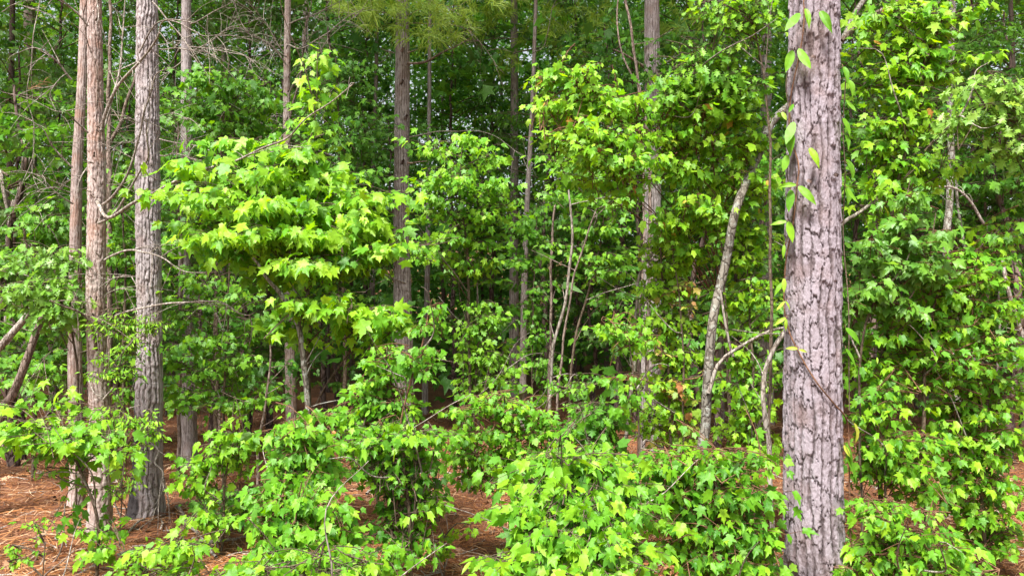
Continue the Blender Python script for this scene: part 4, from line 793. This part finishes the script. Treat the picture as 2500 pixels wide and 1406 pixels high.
sapling('large bright maple right of centre arching to the left with an uneven top', 4.6, [(1440, 190), (1520, 250), (1620, 340), (1680, 440), (1720, 560), (1760, 700), (1775, 900), (1780, 1150)], [.003, .005, .007, .008, .009, .010],
  [(1310, 190, 30, 12, 4), (1360, 175, 40, 14, 6), (1420, 175, 35, 20, 7, -.1), (1450, 220, 45, 26, 8, -.1), (1370, 260, 50, 20, 6), (1330, 250, 35, 18, 4), (1490, 260, 55, 24, 8, -.1), (1550, 250, 35, 16, 4), (1400, 310, 50, 20, 7, -.2), (1480, 320, 60, 22, 9, -.2), (1560, 320, 50, 24, 7, -.1),
   (1430, 370, 60, 18, 7, -.2), (1530, 380, 60, 20, 8, -.2), (1640, 255, 50, 16, 7, -.1), (1720, 270, 55, 22, 8, -.1), (1800, 290, 55, 24, 8), (1650, 330, 55, 22, 8), (1740, 350, 55, 24, 8), (1830, 360, 45, 24, 6), (1665, 395, 45, 20, 7), (1700, 420, 55, 24, 7), (1790, 430, 55, 24, 7), (1680, 490, 60, 22, 7), (1500, 440, 50, 18, 5), (1870, 440, 40, 24, 5), (1350, 330, 40, 14, 4), (1640, 540, 60, 20, 7, .1), (1740, 520, 60, 20, 7, .1), (1690, 600, 60, 22, 6, .2), (1800, 500, 50, 20, 5, .2), (1420, 440, 50, 16, 4, .1), (1850, 330, 40, 20, 5)],
  leaf=.082, leafm='bright', vr=(.3, .85), odd=.012, twigm='red', sdd=[0, .1, .3, .7, 1.1, 1.4, 1.6, 1.6])
sapling('oak sapling with deep green lobed leaves above the bright maple right of centre', 4.5, [(1690, 150), (1700, 230), (1740, 400), (1770, 700), (1790, 1160)], [.003, .005, .007, .008],
  [(1650, 185, 50, 20, 7), (1730, 135, 55, 18, 7), (1800, 140, 50, 18, 6), (1700, 190, 60, 22, 10), (1780, 190, 60, 22, 10), (1850, 200, 45, 20, 6), (1630, 215, 40, 16, 5), (1740, 240, 60, 16, 7), (1820, 240, 45, 16, 5)],
  leaf=.115, kind='oak', leafm='mid', vr=(.4, .9), name='oak_sapling', group='oak saplings at the edge of the wood', lsp=.24, nodes=(3, 6), sdd=[0, .2, 1.2, 1.8, 1.8])
sapling('pale oak leaves and young maple leaves at the top edge left of the thick trunk', 4.4, [(1800, -20), (1850, 100), (1880, 400), (1880, 1100)], [.004, .006, .01],
  [(1710, 10, 40, 14, 5), (1770, 20, 50, 20, 7), (1840, 20, 50, 22, 8), (1760, 55, 30, 12, 3), (1880, 50, 30, 24, 5), (1820, -20, 60, 20, 6)], leaf=.09, leafm='bright', vr=(.3, .8), kind='oak', name='oak_sapling', group='oak saplings at the edge of the wood')
sapling('mixed shrub with yellow and orange turning leaves beside the leaning lichen tree', 4.8, [(1640, 600), (1660, 760), (1670, 900), (1668, 1120)], [.004, .006, .008],
  [(1690, 700, 34, 26, 6), (1600, 840, 28, 18, 4), (1660, 960, 30, 30, 6), (1690, 745, 22, 18, 3), (1640, 930, 22, 22, 3), (1730, 900, 25, 14, 2), (1600, 1075, 24, 14, 3), (1530, 915, 20, 14, 2), (1680, 1010, 20, 24, 3)],
  leaf=.075, leafm='autumn', vr=(.1, .86), odd=.18, lsp=.18, twigm='red', dens=0.4, group=None, name='turning_shrub', cat='shrub')
sapling('green maple thicket around the foot of the pine right of centre', 4.9, [(1610, 560), (1620, 700), (1630, 900), (1640, 1130)], [.005, .008, .010],
  [(1630, 580, 50, 26, 6), (1690, 560, 50, 26, 7), (1620, 650, 60, 24, 7), (1690, 630, 50, 26, 6), (1640, 710, 55, 24, 7), (1600, 770, 45, 26, 6), (1670, 790, 50, 28, 6), (1620, 860, 50, 26, 6), (1690, 860, 40, 28, 5), (1600, 930, 45, 24, 6), (1640, 1000, 50, 30, 6), (1580, 1010, 40, 26, 5), (1700, 1010, 30, 26, 3), (1650, 1070, 60, 24, 6), (1580, 700, 30, 18, 3)],
  leaf=.072, leafm='bright', vr=(.45, .88), odd=.01, dens=1.25)
sapling('leafy spray in front of the white crooked stem', 4.4, [(1530, 800), (1545, 900), (1560, 1000), (1560, 1150)], [.003, .005, .006],
  [(1490, 785, 35, 16, 5), (1530, 810, 40, 18, 6), (1570, 830, 30, 18, 4), (1510, 930, 30, 14, 3), (1545, 985, 30, 20, 4)], leaf=.07, leafm='bright', vr=(.15, .72), twigm='red', lsp=.2)
sapling('oak shoots with dark lobed leaves low in front of the dark gap', 4.6, [(1450, 990), (1470, 1060), (1480, 1180)], [.004, .006],
  [(1480, 985, 35, 22, 6), (1440, 1010, 35, 20, 5), (1500, 1030, 45, 22, 7), (1430, 1060, 45, 20, 6), (1380, 1040, 30, 16, 3), (1490, 1070, 45, 16, 5)], leaf=.11, kind='oak', leafm='mid', vr=(.2, .6), name='oak_sapling', group='oak saplings at the edge of the wood', lsp=.2)
sapling('redbud shoot with round heart shaped leaves over the dark gap', 4.9, [(1480, 930), (1430, 945), (1370, 950), (1330, 1000), (1320, 1150)], [.002, .004, .005],
  [(1385, 945, 30, 10, 3), (1430, 940, 30, 14, 3), (1350, 930, 20, 10, 2), (1395, 985, 35, 10, 3)], leaf=.052, kind='heart', leafm='mid', vr=(.4, .8), lsp=.16, name='redbud_shoot', group=None, nodes=(2, 4))
sapling('leafy maple between the leaning lichen tree and the thick front trunk', 4.8, [(1820, 560), (1830, 760), (1838, 950), (1840, 1130)], [.005, .008, .010],
  [(1830, 560, 50, 28, 7), (1880, 600, 35, 30, 5), (1810, 640, 45, 28, 6), (1870, 690, 40, 28, 6), (1820, 730, 50, 26, 6), (1880, 780, 30, 28, 4), (1800, 810, 40, 28, 4), (1830, 880, 45, 28, 5), (1890, 930, 30, 30, 4), (1800, 960, 45, 28, 6), (1850, 1000, 40, 28, 5), (1790, 1050, 55, 26, 7), (1870, 1080, 45, 28, 6), (1780, 570, 35, 24, 4)],
  leaf=.074, leafm='bright', vr=(.35, .88), dd=.4, dens=1.3)
sapling('dense front shrub with large bright maple leaves, left of the thick trunk at the bottom', 3.3, [(1420, 1120), (1440, 1220), (1450, 1320), (1450, 1500)], [.005, .008, .01],
  [(1330, 1120, 60, 20, 7), (1420, 1120, 60, 22, 8), (1500, 1130, 60, 24, 8), (1280, 1170, 60, 24, 7), (1370, 1175, 70, 26, 9, -.1), (1460, 1190, 70, 26, 9, -.1), (1540, 1190, 60, 26, 8), (1250, 1240, 50, 26, 6, -.1), (1340, 1240, 65, 28, 8, -.2), (1430, 1250, 70, 28, 9, -.2), (1520, 1250, 60, 28, 8, -.2), (1290, 1300, 60, 26, 7, -.2), (1390, 1310, 65, 26, 8, -.3), (1480, 1320, 65, 26, 8, -.3), (1220, 1370, 60, 20, 6, -.3), (1320, 1375, 65, 22, 7, -.3), (1420, 1385, 60, 20, 6, -.4), (1510, 1390, 60, 20, 5, -.4), (1580, 1350, 40, 24, 4, -.2)],
  leaf=.082, leafm='bright', vr=(.15, .75), dd=.3, dens=1.1)
sapling('front shrub with narrower drooping leaves right against the thick trunk at the bottom', 3.5, [(1740, 1110), (1750, 1220), (1755, 1350), (1755, 1480)], [.005, .008, .01],
  [(1600, 1120, 60, 22, 7), (1690, 1130, 60, 24, 7), (1780, 1120, 60, 24, 7), (1860, 1130, 45, 24, 5), (1620, 1190, 60, 26, 7), (1710, 1200, 60, 26, 8), (1800, 1200, 60, 26, 7), (1880, 1210, 35, 28, 4), (1600, 1260, 60, 26, 6), (1690, 1270, 60, 26, 7), (1780, 1280, 60, 26, 7), (1860, 1290, 45, 26, 5), (1640, 1340, 60, 26, 6), (1740, 1350, 60, 26, 6, -.1, -.1), (1830, 1360, 55, 26, 6), (1690, 1395, 60, 20, 4), (1885, 1390, 40, 20, 4)],
  leaf=.076, leafm='bright', vr=(.05, .68), twigm='red', dd=.35, dens=1.25)
sapling('tall bright maple right of the thick trunk, crossed by a curved bare limb', 4.3, [(2325, -20), (2285, 90), (2253, 170), (2246, 260), (2215, 345), (2180, 520), (2160, 760), (2150, 1120)], [.006, .008, .010, .010, .011, .012, .014],
  [(2110, 40, 40, 24, 6), (2180, 30, 50, 26, 8), (2260, 30, 50, 24, 8), (2220, 90, 50, 22, 6), (2120, 110, 40, 24, 6), (2290, 80, 35, 18, 4), (2370, 20, 30, 16, 4), (2160, 160, 50, 22, 6), (2280, 130, 50, 16, 6), (2360, 140, 40, 16, 4), (2230, 180, 50, 22, 6), (2130, 210, 50, 26, 6), (2310, 180, 35, 20, 4), (2200, 240, 50, 24, 6), (2260, 290, 45, 24, 6), (2140, 290, 45, 24, 6), (2210, 330, 45, 22, 5), (2120, 360, 40, 24, 4), (2180, 400, 50, 20, 6), (2260, 390, 50, 18, 6), (2360, 400, 50, 16, 5), (2120, 450, 40, 22, 5), (2210, 440, 45, 18, 5), (2100, 500, 40, 18, 3)],
  leaf=.086, leafm='bright', vr=(.3, .85), odd=.008, sdd=None)
sapling('oak branch with bluish pale leaves reaching in from the right edge', 3.9, [(2340, 290), (2430, 260), (2520, 300), (2620, 500), (2640, 1200)], [.003, .006, .010, .012],
  [(2370, 205, 30, 12, 3), (2430, 200, 45, 16, 6), (2480, 225, 40, 20, 6), (2390, 265, 50, 14, 6), (2450, 285, 45, 16, 6), (2470, 330, 40, 20, 5), (2350, 280, 30, 10, 3), (2480, 370, 30, 14, 3)], leaf=.115, kind='oak', leafm='blue', vr=(.4, .9), name='oak_sapling', group='oak saplings at the edge of the wood', lsp=.22)
sapling('red stemmed maple with bluish drooping leaves right of the thick trunk at mid height', 4.0, [(2222, 440), (2200, 560), (2160, 690), (2110, 800), (2100, 1000), (2100, 1150)], [.003, .005, .006, .007],
  [(2215, 480, 18, 12, 3), (2195, 540, 30, 18, 4), (2205, 590, 34, 20, 5), (2160, 640, 40, 24, 6), (2110, 590, 40, 18, 4), (2230, 660, 45, 22, 6), (2140, 700, 45, 22, 6), (2100, 750, 40, 28, 5), (2190, 740, 45, 24, 6), (2280, 570, 30, 18, 4), (2270, 620, 30, 20, 4)],
  leaf=.082, leafm='blue', vr=(.05, .5), twigm='red', lsp=.22, extra=[([(2285, 520), (2272, 600), (2262, 660), (2200, 760)], [.003, .005])], dens=1.25)
sapling('wide red twigged maple spreading to the right edge below the slim spotted tree', 4.1, [(2440, 560), (2360, 640), (2290, 720), (2260, 860), (2255, 1150)], [.004, .006, .008, .010],
  [(2430, 560, 50, 16, 6), (2480, 600, 30, 26, 4), (2400, 620, 50, 20, 7), (2340, 670, 50, 24, 7), (2430, 680, 50, 24, 7), (2300, 720, 50, 24, 6), (2380, 740, 55, 26, 8), (2460, 750, 45, 26, 6), (2240, 780, 50, 26, 7), (2320, 800, 55, 26, 8), (2410, 820, 55, 26, 8), (2480, 850, 35, 28, 4), (2160, 820, 50, 28, 6), (2240, 860, 55, 26, 7), (2330, 880, 55, 26, 7), (2110, 880, 40, 28, 5), (2180, 920, 50, 26, 6)],
  leaf=.074, leafm='bright', vr=(.15, .8), twigm='red', dd=.4, dens=1.35)
sapling('bright maple mass at the right edge, lower half of the scene', 4.2, [(2420, 900), (2410, 1020), (2400, 1200), (2400, 1300)], [.006, .009, .012],
  [(2280, 920, 50, 24, 6), (2370, 940, 55, 24, 7), (2460, 940, 45, 26, 6), (2330, 990, 60, 20, 8), (2420, 1000, 55, 24, 7), (2290, 1040, 50, 20, 6), (2380, 1060, 60, 24, 8), (2470, 1070, 40, 28, 6), (2420, 1120, 60, 26, 8), (2340, 1110, 50, 22, 6), (2460, 1180, 50, 28, 7), (2390, 1180, 55, 24, 7), (2320, 1170, 45, 20, 5), (2420, 1250, 55, 26, 7), (2480, 1300, 35, 28, 5), (2360, 1240, 40, 20, 4), (2420, 1330, 50, 24, 6)],
  leaf=.074, leafm='bright', vr=(.15, .8), twigm='red', dd=.4, dens=1.4)
sapling('leafy shrub low right of the thick trunk, above the bare patch of straw', 4.0, [(2150, 1060), (2160, 1150), (2170, 1300)], [.004, .007],
  [(2110, 960, 35, 24, 5), (2150, 990, 35, 20, 4), (2100, 1010, 30, 16, 3), (2190, 1065, 50, 14, 6), (2260, 1060, 45, 16, 6), (2120, 1080, 40, 20, 6), (2180, 1110, 55, 20, 8), (2250, 1110, 45, 22, 6), (2110, 1135, 40, 18, 5), (2180, 1150, 50, 14, 5), (2260, 1150, 35, 16, 4), (2280, 1200, 40, 20, 4)], leaf=.072, leafm='bright', vr=(.15, .75), twigm='red', dens=1.3)
sapling('low shrub with hanging leaves at the bottom right of the thick trunk', 3.5, [(2180, 1240), (2190, 1330), (2200, 1480)], [.003, .006],
  [(2120, 1250, 35, 20, 4), (2180, 1240, 30, 18, 3), (2150, 1280, 30, 18, 3), (2110, 1350, 40, 20, 5), (2180, 1365, 50, 20, 6), (2260, 1350, 50, 24, 6), (2330, 1330, 45, 24, 5), (2240, 1395, 60, 14, 5), (2340, 1390, 60, 18, 6), (2440, 1390, 50, 18, 5), (2090, 1395, 40, 14, 4), (2250, 1290, 40, 12, 3)],
  leaf=.075, leafm='bright', vr=(.15, .72), twigm='red', dens=1.35)
sapling('shaded maple behind the slim spotted tree near the right edge', 7.8, [(2400, 400), (2410, 600), (2410, 900)], [.01, .016, .02],
  [(2380, 460, 60, 20, 7), (2450, 440, 50, 24, 7), (2440, 500, 50, 20, 6), (2380, 540, 50, 20, 5), (2460, 560, 40, 20, 5), (2480, 400, 30, 20, 4), (2260, 460, 60, 25, 6), (2200, 500, 60, 25, 5), (2420, 620, 60, 25, 6)], leaf=.098, leafm='deep', vr=(.4, .95), dd=.5)
sapling('tiny yellow green seedlings scattered at the bottom edge, far left', 3.7, [(110, 1330), (108, 1360)], [.002, .003], [(30, 1330, 30, 10, 2), (85, 1275, 20, 6, 2), (20, 1370, 20, 8, 1), (90, 1345, 40, 8, 2)], leaf=.038, leafm='bright', vr=(.3, .8), lsp=.1, group=None, name='maple_seedling', wob=0)
sapling('cluster of bright seedlings on pine straw at the bottom, left of the sweetgum like shrub', 3.3, [(420, 1330), (425, 1370), (428, 1420)], [.003, .004],
  [(330, 1370, 40, 14, 4), (400, 1340, 45, 12, 4), (440, 1325, 30, 10, 3), (350, 1395, 40, 10, 3), (430, 1385, 40, 12, 3), (470, 1350, 20, 8, 1), (560, 1390, 30, 14, 2)], leaf=.066, leafm='bright', vr=(.35, .8), group=None, name='maple_seedling', wob=0)
sapling('dangling vine of narrow yellow leaves in front of the reddish base of the central shrubs', 4.3, [(1080, 1290), (1085, 1330)], [.002, .003], [(1080, 1300, 30, 12, 2), (1050, 1340, 50, 10, 3), (1110, 1330, 30, 10, 2), (1150, 1280, 30, 14, 2)], leaf=.045, leafm='bright', vr=(.4, .86), group=None, name='maple_seedling', lsp=.12, wob=0)

# ------------------------------------------------------------------ understory maples further in: one of each kind, then copies
def understory(seed, h, w, n, leaf, tone):
    t = thing('understory_tree', '', 'tree', (0, 0, 0), 'understory trees behind the leafy edge')
    T = Tubes(); P = [np.array([rng.normal(0, .05), rng.normal(0, .05), h * (1 - k / 4)]) for k in range(5)]; C = T.add(P, [.01, .03, .05], sides=8, step=.15, wob=.02); T.build('trunk', B['pinedark'], t)  # darker bark puts the wood's shade into the trunk colour
    cr = Crown('maple', leaf, (.1, .9)); cr.st = []
    for _ in range(n):
        z = h * (.28 + .72 * rng.random() ** .8); a = rng.uniform(0, 2 * math.pi); R = w * rng.uniform(.35, 1) * (1.15 - .6 * z / h)
        C0 = np.array([0, 0, z - .2 * R]); E = np.array([math.cos(a) * R, math.sin(a) * R, z + rng.normal(0, .1)])
        cr.T.add([C0, (C0 + E) / 2 + [0, 0, .08 * R], E], [.010, .003], sides=5, step=.2, wob=.01)
        for k in range(7):
            f = rng.uniform(.35, 1); c = C0 * (1 - f) + E * f; s = nrm(np.array([math.cos(a + rng.normal(0, 1)), math.sin(a + rng.normal(0, 1)), rng.normal(0, .1)]))
            cr.spray(c, c + s * rng.uniform(.3, .6), int(rng.integers(4, 8)), tone=tone)
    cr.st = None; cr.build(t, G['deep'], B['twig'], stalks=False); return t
protos = [understory(i, h, w, n, .115, tn) for i, (h, w, n, tn) in enumerate([(6.5, 1.7, 44, 0), (5.0, 1.5, 34, .1), (8.0, 2.0, 56, -.05), (3.2, 1.1, 24, .1)])]
US = [  # px, distance, kind, scale, label
 (20, 9.5, 1, 1.0, 'leafy shaded maple at the very left edge behind the leaning poles'),
 (130, 11, 0, 1.1, 'dark leafed maple behind the thin reddish pine, left'),
 (290, 10, 1, .95, 'shaded maple seen between the flaky orange pine and the ridged grey pine'),
 (420, 11.5, 2, .9, 'tall shaded maple seen between the ridged grey pine and the slim one'),
 (600, 10.5, 0, 1.0, 'shaded maple behind the tops of the bright yellow green maple, to its left'),
 (790, 11, 2, .95, 'tall shaded maple behind the leader of the bright yellow green maple'),
 (890, 12.5, 0, 1.05, 'dark maple behind the very thin pale brown trunk'),
 (1110, 12.5, 2, .95, 'tall dark maple over the dark gap, right of the central pine'),
 (1200, 14, 0, 1.15, 'maple over the dark gap, behind the dark blackish red trunk'),
 (1400, 13, 2, 1.0, 'tall maple above the dark gap, left of the pine right of centre'),
 (1500, 11, 1, 1.2, 'shaded maple close to the left of the pine right of centre'),
 (1690, 11, 0, 1.0, 'shaded maple behind the oak sapling at upper right of centre'),
 (1810, 12, 2, .95, 'tall shaded maple left of the thick front trunk, far behind'),
 (2090, 11, 0, 1.0, 'shaded maple right behind the edge of the thick front trunk'),
 (2230, 12, 2, 1.0, 'tall shaded maple behind the tall bright maple at right'),
 (2390, 10.5, 0, 1.15, 'dark dense maple filling the upper right corner'),
 (2480, 9.5, 1, 1.1, 'dark maple at the right edge behind the bluish oak branch'),
 (230, 8.6, 3, 1.0, 'low shaded maple bush behind the feet of the two left pines'),
 (440, 9.0, 3, .9, 'low shaded maple bush behind the foot of the slim grey brown pine'),
 (600, 8.8, 3, .8, 'low shaded bush behind the small bright shrub and whitish stem'),
 (820, 10.5, 3, .8, 'low shaded bush left of the central pine foot'),
 (1450, 12, 3, .95, 'low shaded maple bush inside the dark gap, right side'),
 (1700, 8.2, 3, 1.1, 'low shaded maple bush behind the leaning lichen tree'),
 (1840, 8.0, 3, 1.1, 'low shaded maple bush just left of the thick trunk'),
 (2200, 9.2, 3, .75, 'low shaded bush behind the red stemmed maple at right'),
 (2400, 8.0, 3, 1.1, 'low shaded maple bush behind the right edge shrubs'),
 (60, 7.8, 3, .8, 'low shaded maple bush at the left edge above the bare straw'),
]
US += [(520, 7.4, 3, 1.0, 'mid green maple bush under the shaded maple at upper left, behind the slim pine'),
 (350, 7.6, 1, .8, 'maple filling behind the ridged grey pine, reaching up past its middle'),
 (670, 9.0, 1, .9, 'maple directly behind the bright yellow green maple'),
 (960, 10.2, 1, .85, 'maple behind the left edge of the central pine'),
 (1340, 10.6, 1, .95, 'maple between the slender leafy trunk and the pale bent stem, further back'),
 (1560, 9.3, 1, 1.0, 'maple just behind the left edge of the pine right of centre'),
 (1740, 8.6, 1, 1.0, 'maple standing behind the upper half of the leaning lichen tree'),
 (2120, 8.4, 1, .95, 'maple behind the right edge of the thick front trunk, nearer one'),
 (2310, 8.8, 1, 1.0, 'maple behind the slim grey spotted tree'),
 (2480, 7.6, 3, 1.2, 'maple bush behind the bright mass at the right edge'),
 (10, 7.4, 3, 1.2, 'maple bush at the left edge behind the oak sapling')]
used = set()
for px, d, k, sc, lb in US:
    if k not in used: t = protos[k]; used.add(k)
    else:
        t = protos[k].copy(); COL.objects.link(t)
        for ch in protos[k].children: c = ch.copy(); COL.objects.link(c); c.parent = t
    t.location = tuple(ground_pt(px, d)); t.rotation_euler = (0, 0, rng.uniform(0, 6.28)); t.scale = (sc,) * 3; t['label'] = lb

# ------------------------------------------------------------------ far wood: leaves beyond counting
def leaf_mass(name, label, n_cl, per, xr, yr, zf, size, mat, kind, flat=.35, rad=.8):
    L = Leaves(kind)
    y = rng.uniform(*yr, n_cl); x = rng.uniform(-1, 1, n_cl) * xr(y); z = zf(x, y)
    c = np.stack([x, y, z + gz(x, y) * (y > 40)], -1); tn = rng.uniform(0, 1, n_cl)
    c = np.repeat(c, per, 0); n = len(c)
    r = rad * np.repeat(rng.uniform(.5, 1.3, n_cl), per)[:, None]
    p = c + rng.normal(0, 1, (n, 3)) * r * [.7, .7, flat * .7]
    L.add(p, rng.normal(0, 1, (n, 3)) + [0, 0, -.7], rng.normal(0, .45, (n, 3)) + [0, -.35, .8], size * rng.uniform(.6, 1.3, n), np.clip(np.repeat(tn, per) * .6 + rng.uniform(0, .4, n), 0, .9))
    o = L.build(name, mat); tag(o, label, None, kind='stuff'); return o
wide = lambda y: .75 * y + 4
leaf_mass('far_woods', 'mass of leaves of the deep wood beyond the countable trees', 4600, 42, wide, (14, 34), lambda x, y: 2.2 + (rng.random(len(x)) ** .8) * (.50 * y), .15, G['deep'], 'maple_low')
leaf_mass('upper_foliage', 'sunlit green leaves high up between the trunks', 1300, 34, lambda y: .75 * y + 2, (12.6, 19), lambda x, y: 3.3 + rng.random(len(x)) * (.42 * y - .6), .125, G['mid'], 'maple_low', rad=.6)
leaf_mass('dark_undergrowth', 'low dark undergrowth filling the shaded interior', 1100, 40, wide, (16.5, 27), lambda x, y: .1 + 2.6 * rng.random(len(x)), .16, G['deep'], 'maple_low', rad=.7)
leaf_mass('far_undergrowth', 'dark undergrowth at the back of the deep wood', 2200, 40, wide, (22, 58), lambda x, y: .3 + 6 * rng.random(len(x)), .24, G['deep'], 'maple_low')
leaf_mass('shade_canopy', 'unseen leaf canopy added high over the wood to shade it', 1100, 34, lambda y: .5 * y + 12, (17, 34), lambda x, y: np.maximum(4.9 + 5 * rng.random(len(x)), 0.45 * y + 2.6 + 3 * rng.random(len(x))), .30, G['deep'], 'maple_low', rad=1.3)  # out of view above the frame, added to keep sun and sky off the interior
leaf_mass('shade_canopy', 'unseen leaf sprays added high over the edge of the wood for shade', 900, 34, lambda y: .5 * y + 12, (6.4, 14), lambda x, y: np.maximum(4.9 + 5 * rng.random(len(x)), 0.45 * y + 2.6 + 3 * rng.random(len(x))), .22, G['deep'], 'maple_low', rad=.8)  # out of view too, added to thin the light behind the front shrubs
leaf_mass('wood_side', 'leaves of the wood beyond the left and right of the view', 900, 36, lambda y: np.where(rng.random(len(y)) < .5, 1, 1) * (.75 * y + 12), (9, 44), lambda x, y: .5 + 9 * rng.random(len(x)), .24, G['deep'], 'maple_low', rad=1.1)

# ------------------------------------------------------------------ pine needle foliage
def needle_bough(root, name, d, blobs, ln, wd, mat):
    Vs = []; Vv = []; T = Tubes()
    for cx, cy, rx, ry, n in blobs:
        for _ in range(n):
            a = rng.uniform(0, 6.28); r = math.sqrt(rng.random()); c = PX(cx + math.cos(a) * r * rx, cy + math.sin(a) * r * ry, d + rng.normal(0, .25))
            ax = nrm(np.array([rng.normal(0, 1), rng.normal(0, .5), rng.uniform(-.2, .8)])); m = 26
            q = c + ax * rng.uniform(0, .16, m)[:, None]; T.add([c - ax * .12, c, c + ax * .16], [.003, .002], sides=4, step=.1)
            dr = nrm(ax * .8 + rng.normal(0, .65, (m, 3)) + [0, 0, -.15]); l = ln * rng.uniform(.6, 1.1, m)[:, None]
            s = nrm(np.cross(dr, [0.3, -1, .2])) * wd / 2
            e = q + dr * l + np.array([0, 0, -.25]) * l
            mid = q + dr * l * .55
            Vs.append(np.stack([q - s, q + s, mid + s, mid - s, e - s * .5, e + s * .5], 1).reshape(-1, 3)); Vv.append(np.repeat(rng.uniform(.1, .9, m), 6))
    V = np.vstack(Vs); k = np.arange(len(V) // 6) * 6
    o = mesh_obj(name, V, [np.concatenate([np.stack([k, k + 1, k + 2, k + 3], -1), np.stack([k + 3, k + 2, k + 5, k + 4], -1)])], mat, root, attr=np.concatenate(Vv), smooth=False)
    return o
needle_bough(pH, 'needles', 8.4, [(900, 20, 90, 40, 14), (1000, 40, 110, 50, 16), (1070, 60, 90, 50, 18), (1130, 20, 90, 50, 14), (850, 30, 50, 20, 8), (1040, 95, 40, 20, 8), (960, 10, 50, 30, 14)], .15, .006, G['needle'])
needle_bough(pI, 'needles', 11.3, [(1180, 60, 60, 40, 12), (1220, 20, 60, 30, 10), (1330, 90, 70, 30, 12), (1420, 70, 60, 50, 12), (1350, 30, 60, 30, 10), (1480, 40, 50, 40, 8), (1260, 150, 60, 20, 6), (1400, 150, 60, 25, 8)], .17, .009, G['needle'])
needle_bough(pK, 'needles', 9.2, [(1690, 110, 50, 40, 10), (1650, 60, 40, 40, 8), (1720, 60, 40, 40, 8)], .16, .007, G['needle'])
needle_bough(pA2, 'dead_needles', 5.7, [(66, 222, 6, 10, 1)], .09, .002, G['dry'])

# ------------------------------------------------------------------ sticks on the floor
SK = [([(430, 1235), (470, 1290), (500, 1340), (530, 1370)], .014, 'dead', 'thick pale stick slanting down from the ridged grey pine foot'),
      ([(300, 1315), (330, 1290), (355, 1275)], .010, 'dead', 'short pale stick between the feet of the two left pines'),
      ([(130, 1400), (150, 1330), (157, 1260)], .006, 'dead', 'thin pale twig standing up at the bottom left'),
      ([(0, 1372), (60, 1340), (120, 1322), (215, 1300)], .005, 'dead', 'long thin stick lying at the bottom left corner'),
      ([(470, 1330), (520, 1335), (580, 1330)], .016, 'dead', 'flat weathered stick at the bottom left of the shrubs'),
      ([(355, 1378), (400, 1368), (460, 1395)], .007, 'dead', 'grey stick under the bright bottom seedlings'),
      ([(560, 1270), (600, 1300)], .012, 'dead', 'short grey stick right of the low dark seedlings'),
      ([(895, 1205), (930, 1185)], .012, 'dead', 'short grey stick left of the dark stemmed bush'),
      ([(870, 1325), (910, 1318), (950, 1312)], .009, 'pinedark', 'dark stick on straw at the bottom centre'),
      ([(1050, 1190), (1085, 1175), (1110, 1160)], .009, 'dead', 'pale stick on the straw right of the dark stemmed bush'),
      ([(1050, 1400), (1100, 1385), (1160, 1378)], .006, 'dead', 'thin pale stick at the bottom right of centre'),
      ([(640, 1395), (660, 1350)], .009, 'dead', 'pale stick behind the leaves at bottom, left of centre'),
      ([(1310, 1015), (1350, 1030)], .02, 'dead', 'grey broken limb in front of the dark gap'),
      ([(2160, 1320), (2220, 1316), (2280, 1318)], .006, 'dead', 'pale stick on shaded straw right of the thick trunk'),
      ([(270, 1240), (330, 1245), (420, 1250), (480, 1262)], .006, 'dead', 'long thin stick across the foot of the ridged grey pine')]
for poly, r, mt, lb in SK:
    P = []
    for x, y in poly:
        dirv = PX(x, y, 1) - np.array([0, 0, CAMH]); d = CAMH / max(.05, -dirv[2]); p = PX(x, y, min(d, 12)); p[2] = float(gz(p[0], p[1])) + r * 1.2 + .012; P.append(p)
    if 'standing' in lb:
        d0 = 4.6; P = [ground_pt(130, d0), PX(150, 1330, d0), PX(157, 1230, d0)]
    T = Tubes(); T.add(np.array(P), [r, r * .6], sides=8, step=.03, wob=.008); o = T.build('fallen_stick', B[mt]); tag(o, lb, 'stick', 'sticks fallen on the pine straw')
